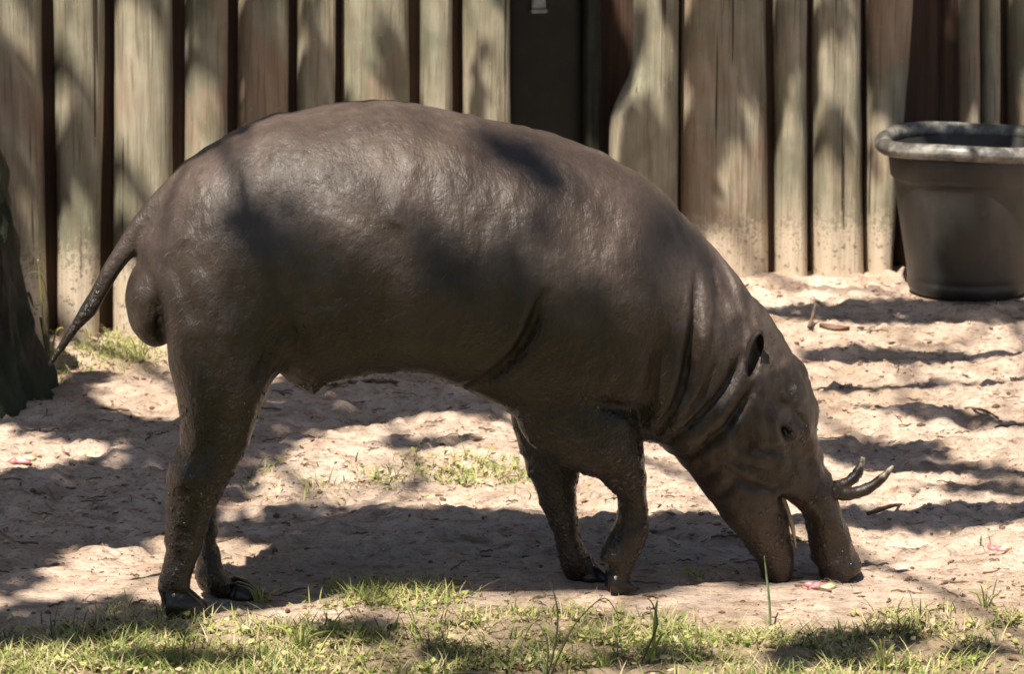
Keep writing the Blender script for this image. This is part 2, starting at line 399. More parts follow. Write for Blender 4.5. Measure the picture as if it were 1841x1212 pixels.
for side, x0 in ((-1, -168), (1, 2030)):      # the fence goes on past both edges of the view
    for i in range(12):
        a_ = x0 + side * i * 108 - (86 if side < 0 else 0); c_ = a_ + 78 + 14 * ((i * 7) % 3 - 1)
        plank('plank', [(0, a_), (500, a_)], [(0, c_), (500, c_)], M['wood'], seed=200 + i + 40 * side, roundness=2.4)
        plank('backing_board', [(0, a_ + 50), (500, a_ + 50)], [(0, a_ + 152), (500, a_ + 152)], M['back'], off=-0.026, thick=0.010, roundness=6, seed=300 + i + 40 * side)
for x0, x1 in ((-1450, 912), (1150, 3300)):
    for zr in (1.0, 1.65):
        p0 = FD * fence_u(x0, 200, -0.03) + FN * -0.03; p1 = FD * fence_u(x1, 200, -0.03) + FN * -0.03
        V = []; 
        for p in (p0, p1):
            for dz, dn in ((-0.045, 0.028), (0.045, 0.028), (0.045, 0.008), (-0.045, 0.008)): V.append(tuple(p + Vector((0, 0, zr + dz)) + FN * (dn - 0.02)))
        mesh_obj('rail', V, [(0, 1, 2, 3), (7, 6, 5, 4), (0, 4, 5, 1), (1, 5, 6, 2), (2, 6, 7, 3), (3, 7, 4, 0)], M['back'], fence, smooth=False)
# the dark gate set back between the planks
gate = empty('gate', FA + FD * fence_u(990, 200)); tag(gate, 'dark painted gate set back between pale planks, with a steel latch', 'gate')
def rel(o, obj):                      # parent keeping the place
    obj.parent = o; obj.location = obj.location - o.location
for (a, c, off, nm, mt, th) in ((905, 1050, -0.10, 'gate_board', 'gate', 0.012), (1049, 1078, -0.085, 'gate_stile', 'gatepost', 0.02), (1080, 1200, -0.12, 'gate_board', 'back', 0.012)):
    o = plank(nm, [(0, a), (500, a)], [(0, c), (500, c)], M[mt], off=off, thick=th, roundness=6, parent=None, seed=140 + a)
    o.location = o.location + FA; rel(gate, o)
o = None
Lp = hit_fence(968, 8, -0.085)
bm = bmesh.new()
def bm_box(bm, c, ax, sx, sy, sz, taper=1.0):
    vs = []
    for dz in (-1, 1):
        for dx, dy in ((-1, -1), (1, -1), (1, 1), (-1, 1)):
            t = taper if dz > 0 else 1.0
            vs.append(bm.verts.new(c + ax[0] * (dx * sx / 2 * t) + ax[1] * (dy * sy / 2) + ax[2] * (dz * sz / 2)))
    for f in ((3, 2, 1, 0), (4, 5, 6, 7), (0, 1, 5, 4), (1, 2, 6, 5), (2, 3, 7, 6), (3, 0, 4, 7)): bm.faces.new([vs[i] for i in f])
bm_box(bm, Vector((0, 0, 0.03)), (FD, FN, UP), 0.030, 0.012, 0.075, 0.55)
bm_box(bm, Vector((0, 0, -0.012)), (FD, FN, UP), 0.034, 0.022, 0.008)
bmesh.ops.bevel(bm, geom=list(bm.edges), offset=0.002, segments=2, affect='EDGES')
me = bpy.data.meshes.new('latch'); bm.to_mesh(me); bm.free(); me.materials.append(M['metal'])
la = bpy.data.objects.new('latch', me); col.objects.link(la); la.location = Lp - gate.location; la.parent = gate

# ------------------------------------------------------------------ the babirusa
YAW = R(11.0)
AD = Vector((math.cos(YAW), math.sin(YAW), 0)); AN = Vector((math.sin(YAW), -math.cos(YAW), 0))
A0 = hit_ground(340, 1092)
def P(px, py, wo=0.0):
    q = hit(px, py, A0 + AN * wo, AN) - A0
    return (q.dot(AD), q.z)
CELL = 0.004
ga = np.arange(-0.27, 1.02, CELL); gzz = np.arange(-0.02, 0.78, CELL); gw = np.arange(-0.232, 0.236, CELL)
GA, GZ = np.meshgrid(ga, gzz, indexing='ij')
def chaikin(p, it=2):
    p = np.array(p)
    for _ in range(it):
        q = np.roll(p, -1, 0); p = np.stack([p * 0.75 + q * 0.25, p * 0.25 + q * 0.75], 1).reshape(-1, 2)
    return p
def seg_dist(poly, closed=True):
    d2 = np.full(GA.shape, 1e9); inside = np.zeros(GA.shape, bool); n = len(poly)
    for i in range(n if closed else n - 1):
        ax_, az_ = poly[i]; bx_, bz_ = poly[(i + 1) % n]
        ex, ez = bx_ - ax_, bz_ - az_; wx, wz = GA - ax_, GZ - az_
        t = np.clip((wx * ex + wz * ez) / (ex * ex + ez * ez + 1e-12), 0, 1)
        d2 = np.minimum(d2, (wx - t * ex) ** 2 + (wz - t * ez) ** 2)
        if closed:
            c = (az_ <= GZ) != (bz_ <= GZ)
            xi = ax_ + (GZ - az_) / (ez if abs(ez) > 1e-12 else 1e-12) * ex
            inside ^= c & (GA < xi)
    d = np.sqrt(d2); return np.where(inside, d, -d) if closed else d
def blur(a, n=3):
    for _ in range(n):
        for ax_ in (0, 1):
            a = 0.25 * np.roll(a, 1, ax_) + 0.5 * a + 0.25 * np.roll(a, -1, ax_)
    return a
def inflate(px_poly, wo, iters):
    """rounded thickness field of a silhouette: u with laplacian -2, zero on the outline, negative outside"""
    poly = chaikin([P(x, y, wo) for x, y in px_poly])
    d = seg_dist(poly); ins = d > 0
    i0, i1 = np.where(ins.any(1))[0][[0, -1]]; j0, j1 = np.where(ins.any(0))[0][[0, -1]]
    sl_ = (slice(max(i0 - 2, 0), i1 + 3), slice(max(j0 - 2, 0), j1 + 3))
    m_ = ins[sl_].astype(np.float32); dd = d[sl_]; u = np.maximum(dd, 0).astype(np.float32) ** 2
    c = 4 * CELL * CELL * 0.5
    for _ in range(iters):
        v = np.zeros_like(u)
        v[1:-1, 1:-1] = 0.25 * (u[2:, 1:-1] + u[:-2, 1:-1] + u[1:-1, 2:] + u[1:-1, :-2]) + c * 0.5
        u = v * m_
    q = np.where(dd > 2.2 * CELL, u / np.maximum(dd, 1e-6), 0); ok = (dd > 2.2 * CELL) & (dd < 5 * CELL)
    num = q * ok; den = ok.astype(float)
    for _ in range(14): num = blur(num, 1); den = blur(den, 1)
    qe = np.where(den > 1e-7, num / np.maximum(den, 1e-7), q[ok].mean())
    t = sstep(2.2 * CELL, 4.5 * CELL, dd)
    us = np.where(dd > 2.2 * CELL, u * t + qe * dd * (1 - t), qe * dd)
    full = d * float(q[ok].mean()); full[sl_] = us
    return full, d
W3 = gw[None, None, :].astype(np.float32)
def field(u, k, w0, d=None):
    """signed distance like field of the solid |w - w0| < k sqrt(u)"""
    k2u = (k * k * u).astype(np.float32)
    gx_, gz_ = np.gradient(k2u, CELL)
    dw = W3 - (w0[:, :, None].astype(np.float32) if isinstance(w0, np.ndarray) else np.float32(w0))
    F_ = dw * dw - k2u[:, :, None]
    G_ = np.sqrt((gx_ ** 2 + gz_ ** 2)[:, :, None] + 4 * dw * dw + 0.012 ** 2)
    r_ = F_ / G_
    return r_ if d is None else np.maximum(r_, (-d - 0.005)[:, :, None].astype(np.float32))
KLEG = None
def smin(a, b, k):
    h = np.maximum(k - np.abs(a - b), 0) / k
    return np.minimum(a, b) - h * h * k * 0.25
BODY = [(300, 335), (330, 298), (400, 250), (470, 213), (540, 196), (620, 188), (700, 186), (760, 189), (830, 202), (900, 215), (980, 234), (1050, 255), (1095, 275), (1150, 312),
        (1200, 350), (1250, 405), (1300, 470), (1350, 530), (1390, 575), (1420, 625), (1445, 660), (1464, 700), (1469, 760), (1473, 810), (1486, 845), (1500, 880), (1509, 910), (1521, 950),
        (1531, 990), (1551, 1012), (1550, 1030), (1524, 1044), (1490, 1052), (1476, 1036), (1461, 1005), (1452, 965), (1449, 935), (1438, 916), (1420, 897), (1376, 868), (1403, 905), (1418, 955), (1423, 1000),
        (1425, 1036), (1409, 1056), (1380, 1054), (1370, 1020), (1350, 988), (1310, 950), (1275, 905), (1250, 880), (1230, 840), (1214, 812), (1190, 808), (1172, 788), (1150, 786), (1126, 780),
        (1080, 772), (1000, 766), (930, 742), (880, 717), (830, 692), (780, 669), (700, 654), (640, 675), (600, 680), (574, 686), (558, 706), (536, 688), (500, 668), (470, 650),
        (400, 640), (310, 610), (288, 560), (250, 480), (241, 440), (262, 395), (285, 355)]
H_N = [(300, 470), (290, 560), (302, 650), (318, 700), (326, 760), (319, 810), (301, 845), (296, 890), (296, 940), (290, 1000), (285, 1050), (289, 1086), (305, 1106), (345, 1106), (362, 1094),
       (346, 1074), (350, 1040), (360, 1000), (372, 950), (388, 905), (408, 865), (427, 820), (442, 770), (462, 715), (489, 655), (505, 590), (500, 480), (430, 420), (350, 420)]
H_F = [(330, 620), (335, 760), (338, 850), (345, 900), (352, 960), (348, 1030), (350, 1062), (370, 1080), (420, 1084), (468, 1076), (486, 1064), (455, 1056), (425, 1045), (402, 1012), (394, 965), (396, 900), (405, 860), (430, 780), (450, 680), (450, 600)]
F_N = [(945, 540), (1110, 540), (1150, 680), (1142, 790), (1156, 850), (1166, 903), (1170, 945), (1155, 992), (1134, 1026), (1142, 1052), (1122, 1064), (1092, 1056), (1096, 1014), (1077, 1008), (1080, 985),
       (1100, 950), (1108, 915), (1100, 890), (1075, 862), (1045, 847), (1000, 832), (952, 792), (925, 740), (915, 640)]
F_F = [(925, 700), (935, 790), (945, 840), (962, 890), (982, 940), (1000, 990), (1010, 1025), (1030, 1047), (1075, 1048), (1100, 1040), (1092, 1022), (1062, 1002), (1046, 965), (1040, 900), (1042, 850), (1060, 790), (1080, 700)]
def asx(px, py=700): return P(px, py)[0]
kb = np.interp(GA, [asx(240), asx(420), asx(700), asx(1100), asx(1250), asx(1380), asx(1440)], [0.80, 0.86, 0.92, 0.86, 0.78, 0.76, 0.80])
kb = kb + sstep(0.19, 0.10, GZ) * sstep(asx(1250), asx(1350), GA) * 0.30
ub, db = inflate(BODY, 0.0, 3200); f = field(ub, kb, 0.0, db)
def leg(poly, wo, wtop, ztop, ktop, klow, kz, blend, zfade):
    u, d = inflate(poly, wo, 900)
    w0 = wo + (wtop - wo) * sstep(0.05, ztop, GZ)
    return field(u, np.interp(GZ, kz + [0.44, 0.56], [klow, ktop, ktop * 0.92, ktop * 0.45]), w0, d)
KL = (0.008 + 0.028 * sstep(0.24, 0.42, GZ))[:, :, None].astype(np.float32)
f = smin(f, leg(H_N, 0.050, 0.086, 0.42, 0.66, 0.92, [0.22, 0.36], 0, 0), KL)
f = smin(f, leg(H_F, -0.050, -0.086, 0.42, 0.66, 0.92, [0.22, 0.36], 0, 0), KL)
f = smin(f, leg(F_N, 0.045, 0.088, 0.40, 0.62, 0.95, [0.20, 0.34], 0, 0), KL)
f = smin(f, leg(F_F, -0.045, -0.080, 0.40, 0.66, 0.95, [0.20, 0.34], 0, 0), KL)
G3a = GA[:, :, None].astype(np.float32); G3z = GZ[:, :, None].astype(np.float32)
def ellipsoid(px, py, wo, ra, rz_, rw, tilt=0.0):
    a, z = P(px, py, wo); c_, s_ = math.cos(tilt), math.sin(tilt)
    x = (G3a - a) * c_ + (G3z - z) * s_; y = -(G3a - a) * s_ + (G3z - z) * c_
    q = np.sqrt((x / ra) ** 2 + (y / rz_) ** 2 + ((W3 - wo) / rw) ** 2)
    return (q - 1) * min(ra, rz_, rw)
f = smin(f, ellipsoid(269, 551, 0.014, 0.038, 0.064, 0.052, R(10)), 0.010)       # hind bulge
f = smin(f, ellipsoid(1510, 1026, 0.0, 0.030, 0.014, 0.040, R(25)), 0.010)        # nose disc
def chain(pts, rad, wo=0.0):
    g_ = None
    for i in range(len(pts) - 1):
        (a0_, z0_), (a1_, z1_) = P(*pts[i], wo), P(*pts[i + 1], wo)
        ex, ez = a1_ - a0_, z1_ - z0_; t = np.clip(((GA - a0_) * ex + (GZ - z0_) * ez) / (ex * ex + ez * ez), 0, 1)
        d2 = (GA - a0_ - t * ex) ** 2 + (GZ - z0_ - t * ez) ** 2; r_ = rad[i] + (rad[i + 1] - rad[i]) * t
        d = np.sqrt(d2[:, :, None] + (W3 - wo) ** 2) - r_[:, :, None]
        g_ = d if g_ is None else np.minimum(g_, d)
    return g_.astype(np.float32)
# relief painted as a lateral height field on both flanks: folds, muscles, wrinkles
def crease(pts, depth, width):
    """a groove (or, negative, a ridge) along a line, fading out at both ends"""
    poly = np.array([P(q.x, q.y, 0.10) for q in catmull([(x, y, 0) for x, y in pts], 5)]); ln = np.r_[0, np.cumsum(np.hypot(*np.diff(poly, axis=0).T))]; best = np.full(GA.shape, 1e9); tt = np.zeros(GA.shape)
    for i in range(len(poly) - 1):
        (ax_, az_), (bx_, bz_) = poly[i], poly[i + 1]; ex, ez = bx_ - ax_, bz_ - az_; wx, wz = GA - ax_, GZ - az_
        t = np.clip((wx * ex + wz * ez) / (ex * ex + ez * ez + 1e-12), 0, 1); d2 = (wx - t * ex) ** 2 + (wz - t * ez) ** 2; m_ = d2 < best
        best = np.where(m_, d2, best); tt = np.where(m_, ln[i] + t * (ln[i + 1] - ln[i]), tt)
    tt = tt / ln[-1]; return -depth * np.exp(-best / width ** 2) * np.sqrt(np.clip(np.sin(np.pi * (0.04 + 0.92 * tt)), 0, 1))
def bump(px, py, ra, rz_, h):
    a, z = P(px, py, 0.10); return h * np.exp(-((GA - a) / ra) ** 2 - ((GZ - z) / rz_) ** 2)
D = np.zeros(GA.shape)
D += crease([(950, 505), (925, 585), (885, 655), (850, 695)], 0.022, 0.010)
D += crease([(1243, 490), (1228, 600), (1212, 690), (1180, 775)], 0.020, 0.009) + crease([(1275, 470), (1258, 600), (1238, 690), (1205, 765)], -0.003, 0.016)
D += crease([(1322, 640), (1292, 692), (1240, 750), (1205, 790)], 0.015, 0.007) + crease([(1335, 655), (1312, 700), (1270, 745)], -0.005, 0.010)
D += crease([(1345, 695), (1310, 745), (1270, 800), (1238, 838)], 0.016, 0.007) + crease([(1300, 720), (1265, 765), (1225, 805)], -0.006, 0.011)
D += crease([(1290, 470), (1280, 560), (1255, 640)], 0.006, 0.008)
D += crease([(1394, 884), (1352, 876), (1310, 850)], 0.010, 0.006)
D += crease([(1372, 705), (1395, 740), (1402, 765)], 0.004, 0.006) + crease([(1400, 762), (1426, 797)], 0.006, 0.005)
D += crease([(1392, 752), (1420, 790)], -0.004, 0.007) + crease([(1412, 752), (1436, 790)], -0.005, 0.008)
D += crease([(1330, 800), (1400, 812), (1455, 830)], 0.007, 0.007)
D += crease([(1165, 600), (1158, 690), (1140, 775)], 0.020, 0.020) + crease([(1060, 712), (1150, 735)], 0.014, 0.012)
D += crease([(480, 640), (505, 560), (520, 470)], 0.012, 0.030) + crease([(450, 680), (470, 640), (480, 620)], 0.007, 0.008)
D += crease([(308, 440), (330, 520), (348, 600)], 0.006, 0.011) + crease([(300, 480), (292, 560), (300, 640)], 0.006, 0.010)
D += crease([(352, 870), (338, 960), (326, 1050)], 0.006, 0.007) + crease([(330, 830), (322, 880)], -0.005, 0.012) + crease([(395, 700), (372, 790), (340, 850)], 0.006, 0.012)
D += crease([(1125, 900), (1118, 960), (1112, 1010)], 0.005, 0.007) + crease([(1030, 800), (1090, 850), (1130, 880)], 0.005, 0.010) + crease([(1140, 880), (1150, 905)], -0.004, 0.010)
D += crease([(1332, 715), (1350, 770), (1345, 830)], 0.006, 0.006) + crease([(1362, 700), (1376, 740), (1380, 790)], 0.005, 0.005) + crease([(1285, 805), (1330, 832), (1385, 842)], 0.006, 0.006) + crease([(1395, 720), (1425, 735), (1452, 770)], 0.005, 0.005) + crease([(1388, 800), (1420, 806), (1445, 795)], 0.004, 0.005)
D += crease([(1270, 640), (1250, 700), (1215, 745)], 0.009, 0.006) + crease([(1300, 840), (1280, 880), (1262, 893)], 0.008, 0.006) + crease([(1330, 860), (1310, 900), (1295, 920)], 0.007, 0.006) + crease([(1440, 870), (1478, 905), (1500, 930)], 0.003, 0.006)
D += bump(1040, 480, 0.13, 0.13, 0.014) + bump(380, 520, 0.10, 0.15, 0.012) + bump(700, 470, 0.20, 0.13, 0.006) + bump(1350, 790, 0.06, 0.06, 0.008)
D += crease([(690, 350), (682, 372), (700, 380)], -0.004, 0.006) + crease([(655, 380), (700, 470), (690, 560)], 0.003, 0.020)
nzf = 0.010 * fbm(GA * 9 + 5, GZ * 7, 71, 3) + 0.0035 * fbm(GA * 42, GZ * 22, 75, 3)
neck = sstep(asx(1120), asx(1230), GA) * sstep(0.12, 0.2, GZ)
dirn = GA * 0.92 + GZ * 0.35; nzf = nzf + 0.011 * neck * fbm(dirn * 46, GZ * 5 - GA * 3, 79, 3)
headm = sstep(asx(1300), asx(1370), GA); nzf = nzf + headm * (0.0045 * fbm(GA * 30 + 3, GZ * 34, 87, 3) + 0.004 * np.abs(fbm(GA * 55, GZ * 40, 89, 2)))
legm = sstep(0.30, 0.2, GZ) * sstep(asx(1240), asx(1200), GA); nzf = nzf + 0.004 * legm * fbm(GA * 70, GZ * 60, 83, 2)
lat = sstep(0.02, 0.07, np.abs(W3))
f = f - (D[:, :, None].astype(np.float32) * lat + nzf[:, :, None].astype(np.float32))
# tail, ear pits, nostrils
f = smin(f, chain([(318, 345), (285, 372), (255, 405), (225, 448), (200, 485), (178, 525), (160, 556), (135, 588), (112, 622), (90, 655)], [0.022, 0.019, 0.0165, 0.0145, 0.013, 0.0115, 0.0125, 0.0075, 0.0062, 0.0045]), 0.012)
def skin_w(px, py, guess=0.06):
    """lateral position of the hide under a point of the side view, near flank"""
    for _ in range(4):
        a, z = P(px, py, guess); i = int(round((a - ga[0]) / CELL)); j = int(round((z - gzz[0]) / CELL))
        k_ = np.where(f[i, j] < 0)[0]
        if len(k_): guess = float(gw[k_[-1]]) + 0.002
    return guess
wE, wY = skin_w(1352, 640), skin_w(1413, 778)
for s_ in (1, -1):
    e = ellipsoid(1357, 640, s_ * (wE + 0.006), 0.0115, 0.035, 0.024, R(-15)); f = np.maximum(f, -e)
    e = ellipsoid(1380, 652, s_ * (wE + 0.002), 0.0055, 0.015, 0.010, R(-6)); f = np.maximum(f, -e)
    e = ellipsoid(1413, 778, s_ * (wY + 0.002), 0.006, 0.014, 0.009, R(32)); f = np.maximum(f, -e)
# surface nets
def surface_nets(f):
    s = f < 0; nxx, nyy, nzz_ = f.shape
    c = np.zeros((nxx - 1, nyy - 1, nzz_ - 1), np.int8)
    for i in (0, 1):
        for j in (0, 1):
            for k_ in (0, 1): c += s[i:nxx - 1 + i, j:nyy - 1 + j, k_:nzz_ - 1 + k_]
    cells = np.argwhere((c > 0) & (c < 8)); vid = np.full(c.shape, -1, np.int64); vid[tuple(cells.T)] = np.arange(len(cells))
    acc = np.zeros((len(cells), 3)); cnt = np.zeros(len(cells))
    cr = [(i, j, k_) for i in (0, 1) for j in (0, 1) for k_ in (0, 1)]
    for a_ in range(8):
        for b_ in range(a_ + 1, 8):
            A_, B_ = np.array(cr[a_]), np.array(cr[b_])
            if abs(A_ - B_).sum() != 1: continue
            fa = f[tuple((cells + A_).T)]; fb = f[tuple((cells + B_).T)]; m_ = (fa < 0) != (fb < 0)
            t = np.where(m_, fa / np.where(m_, fa - fb, 1), 0)
            acc += np.where(m_[:, None], A_ + (B_ - A_) * t[:, None], 0); cnt += m_
    V = cells + acc / cnt[:, None]; faces = []
    for ax_ in range(3):
        sl0 = [slice(None)] * 3; sl1 = [slice(None)] * 3; sl0[ax_] = slice(0, -1); sl1[ax_] = slice(1, None)
        e = np.argwhere(s[tuple(sl0)] != s[tuple(sl1)]); o1, o2 = [(1, 2), (2, 0), (0, 1)][ax_]
        e = e[(e[:, o1] > 0) & (e[:, o2] > 0) & (e[:, o1] < f.shape[o1] - 1) & (e[:, o2] < f.shape[o2] - 1)]
        q = []
        for d1, d2 in ((1, 1), (0, 1), (0, 0), (1, 0)):
            c_ = e.copy(); c_[:, o1] -= d1; c_[:, o2] -= d2; q.append(vid[tuple(c_.T)])
        q = np.stack(q, 1); flip = ~s[tuple(e.T)]; q[flip] = q[flip][:, ::-1]; faces.append(q)
    return V, np.concatenate(faces)
V, Fq = surface_nets(f)
Vm = np.stack([ga[0] + V[:, 0] * CELL, gzz[0] + V[:, 1] * CELL, gw[0] + V[:, 2] * CELL], 1)
ed = np.concatenate([Fq[:, [i, (i + 1) % 4]] for i in range(4)])
for it in range(5):
    lam = 0.5 if it % 2 == 0 else -0.46
    acc = np.zeros_like(Vm); cnt = np.zeros(len(Vm))
    for k_ in range(3):
        acc[:, k_] = np.bincount(ed[:, 0], Vm[ed[:, 1], k_], len(Vm)) + np.bincount(ed[:, 1], Vm[ed[:, 0], k_], len(Vm))
    cnt = np.bincount(ed[:, 0], minlength=len(Vm)) + np.bincount(ed[:, 1], minlength=len(Vm))
    Vm = Vm + lam * (acc / np.maximum(cnt, 1)[:, None] - Vm)
# keep only the animal (drop stray shells)
def local(a, z, wv): return (a, -wv, z)
animal = empty('babirusa', A0, YAW); tag(animal, 'large grey-brown babirusa with muddy legs rooting in the sand, head down', 'babirusa')
zoff = 0.0
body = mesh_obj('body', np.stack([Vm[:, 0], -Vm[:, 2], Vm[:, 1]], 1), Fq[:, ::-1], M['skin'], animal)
bm = bmesh.new(); bm.from_mesh(body.data); bmesh.ops.recalc_face_normals(bm, faces=bm.faces); bm.to_mesh(body.data); bm.free()
zc = Vm[:, 1]; ac = Vm[:, 0]
wet_shade = sstep(0.50, 0.20, zc + 0.16 * fbm(ac * 9, zc * 9, 91, 4)) * sstep(asx(1215), asx(1150), ac)  # wet mud on the legs, carried up the belly to paint in its shade
wet_shade = np.maximum(wet_shade, 0.75 * sstep(0.16, 0.06, zc + 0.06 * fbm(ac * 30, zc * 30, 93, 2)) * sstep(asx(1250), asx(1350), ac))
wet_shade = np.maximum(wet_shade, 0.5 * sstep(asx(1330), asx(1400), ac) * sstep(0.02, 0.12, fbm(ac * 25, zc * 25, 95, 3)))
wet_shade = np.maximum(wet_shade, sstep(asx(205), asx(160), ac))
shade_mottle = 0.92 * sstep(0.60, 0.36, zc + 0.16 * fbm(ac * 5, zc * 5, 141, 4)) * sstep(asx(1300), asx(1120), ac)  # flank shade painted in, darker towards the belly
shade_mottle = np.maximum(shade_mottle, 0.75 * sstep(-0.06, 0.10, fbm(ac * 13, zc * 13, 145, 4)) * sstep(asx(1180), asx(1300), ac))
ad_ = body.data.attributes.new('damp', 'FLOAT', 'POINT'); ad_.data.foreach_set('value', shade_mottle.astype(np.float32))
at = body.data.attributes.new('wet', 'FLOAT', 'POINT'); at.data.foreach_set('value', wet_shade.astype(np.float32))
def lp(px, py, wv): a, z = P(px, py, wv); return Vector((a, -wv, z))
# sparse short bristles lying back along the hide
vi = rng.choice(len(Vm), 4200, replace=False); nrm = np.zeros(len(Vm) * 3, np.float32); body.data.vertices.foreach_get('normal', nrm); nrm = nrm.reshape(-1, 3)
BV = []; BF = []
for i_ in vi:
    a_, z_, w_ = Vm[i_]
    if z_ < 0.22 or (a_ < asx(225)): continue
    p = Vector((a_, -w_, z_)); n_ = Vector(nrm[i_].tolist()); d_ = Vector((-0.8 + rng.normal() * 0.25, rng.normal() * 0.2, -0.55 + rng.normal() * 0.2)); d_ = (d_ - n_ * d_.dot(n_)).normalized()
    L_ = 0.007 + 0.009 * rng.random(); s2 = n_.cross(d_) * 0.00022; k0 = len(BV)
    BV += [tuple(p - s2), tuple(p + s2), tuple(p + d_ * L_ + n_ * (0.002 + 0.004 * rng.random()))]; BF.append((k0, k0 + 1, k0 + 2))
bo = mesh_obj('bristles', BV, BF, M['bristle'], animal, smooth=False); bo['kind'] = 'stuff'
# beads and clods of wet mud on the legs and snout
ico0 = bmesh.new(); bmesh.ops.create_icosphere(ico0, subdivisions=2, radius=1.0); cv = np.array([v_.co[:] for v_ in ico0.verts]); cf = np.array([[v_.index for v_ in f_.verts] for f_ in ico0.faces]); ico0.free()
pw = np.where((wet_shade > 0.45) & (Vm[:, 1] > 0.02) & (Vm[:, 1] < 0.36), 0.25 + 2.0 * np.clip(fbm(ac * 22, zc * 16, 97, 3) + 0.05, 0, 1), 0); pw = pw + np.where((ac > asx(1330)) & (zc < 0.14), 0.30, 0)
vi = rng.choice(len(Vm), 2200, replace=False, p=pw / pw.sum()); CV = []; CF = []
for k0, i_ in enumerate(vi):
    a_, z_, w_ = Vm[i_]; n_ = nrm[i_].astype(float); r_ = 0.0011 + 0.0030 * rng.random() ** 2.2
    q_ = cv * r_ * (0.85 + 0.3 * rng.random((len(cv), 1))) * np.array([1, 1, 1.2]); q_ = q_ - np.outer(q_ @ n_, n_) * 0.68
    CV.append(q_ + np.array([a_, -w_, z_])); CF.append(cf + k0 * len(cv))
co_ = mesh_obj('wet_mud', np.concatenate(CV), np.concatenate(CF), M['wetmud'], animal); co_['kind'] = 'stuff'
# tusks
def tusk(px, radii, wv0, wv1):
    n = len(px); pts = [lp(x, y, wv0 + (wv1 - wv0) * i / (n - 1)) for i, (x, y) in enumerate(px)]
    pts = catmull(pts, 5); rr = [r_ * (0.88 + 0.24 * rng.random()) for r_ in lerp_list(radii, len(pts))]; Vt, Ft = tube(pts, rr, 10)
    o = mesh_obj('tusk', Vt, Ft, M['tusk'], animal)
    t_ = np.repeat(np.linspace(0, 1, len(pts)), 10); a_ = o.data.attributes.new('tip', 'FLOAT', 'POINT'); a_.data.foreach_set('value', t_.astype(np.float32))
tusk([(1468, 868), (1495, 884), (1528, 888), (1560, 879), (1586, 860), (1606, 838)], [0.013, 0.012, 0.0105, 0.0095, 0.0070, 0.002], 0.022, 0.032)
tusk([(1474, 872), (1500, 878), (1524, 868), (1542, 850), (1552, 822)], [0.012, 0.011, 0.0095, 0.0085, 0.0035], -0.018, -0.030)
pts = catmull([lp(1402, 886, 0.016), lp(1413, 912, 0.022), lp(1425, 950, 0.024), lp(1431, 985, 0.020)], 5); Vt, Ft = tube(pts, lerp_list([0.0048, 0.0044, 0.0036, 0.0012], len(pts)), 8)
mesh_obj('lower_tusk', Vt, Ft, M['ivory'], animal)
# ears: a low curved flap along the back edge of the ear hollow
for s_ in (1, -1):
    Ve = []; Fe = []; nu, nv = 22, 5; a0_, z0_ = P(1355, 639, wE); c_, sn = math.cos(R(-13)), math.sin(R(-13))
    for i in range(nu):
        th = R(270) - R(200) * i / (nu - 1); ex, ez = 0.0128 * math.cos(th), 0.0375 * math.sin(th); hgt_ = 0.0005 + 0.0035 * math.sin(math.pi * i / (nu - 1)) ** 0.7
        for j in range(nv):
            t = j / (nv - 1); sc_ = 1 - 0.30 * t * t
            x, z = ex * sc_, ez * (1 - 0.12 * t * t); Ve.append((a0_ + x * c_ - z * sn, -s_ * (wE + 0.001 + (hgt_ + 0.004) * t), z0_ + x * sn + z * c_))
    for i in range(nu - 1):
        for j in range(nv - 1): Fe.append((i * nv + j, i * nv + j + 1, (i + 1) * nv + j + 1, (i + 1) * nv + j))
    o = mesh_obj('ear', Ve, Fe, [M['earin']], animal)
    sd = o.modifiers.new('thick', 'SOLIDIFY'); sd.thickness = 0.004; sd.offset = 0
    hw_ = []; ring = 20
    for (rs, dep) in ((1.0, 0.004), (0.8, -0.006), (0.45, -0.012), (0.02, -0.014)):
        for i in range(ring):
            th = 2 * math.pi * i / ring; x, z = 0.0125 * rs * math.cos(th) * abs(math.cos(th)) ** 0.15, 0.037 * rs * math.sin(th); hw_.append((a0_ + 0.001 + x * c_ - z * sn, -s_ * (wE - 0.004 + dep), z0_ + x * sn + z * c_))
    hf = [(r_ * ring + i, r_ * ring + (i + 1) % ring, (r_ + 1) * ring + (i + 1) % ring, (r_ + 1) * ring + i) for r_ in range(3) for i in range(ring)]
    q = mesh_obj('ear_hollow', hw_, hf, M['earin'], o)
# eyes
we = wY
for s_ in (1, -1):
    bm = bmesh.new(); bmesh.ops.create_uvsphere(bm, u_segments=14, v_segments=10, radius=0.0056)
    for v_ in bm.verts: v_.co.x *= 1.5; v_.co.z *= 0.75
    me = bpy.data.meshes.new('eye'); bm.to_mesh(me); bm.free(); me.materials.append(M['eye'])
    for p_ in me.polygons: p_.use_smooth = True
    o = bpy.data.objects.new('eye', me); col.objects.link(o); o.parent = animal
    q = lp(1413, 778, we); o.location = (q.x, -s_ * (we - 0.0058), q.z); o.rotation_euler = (0, R(58), 0)
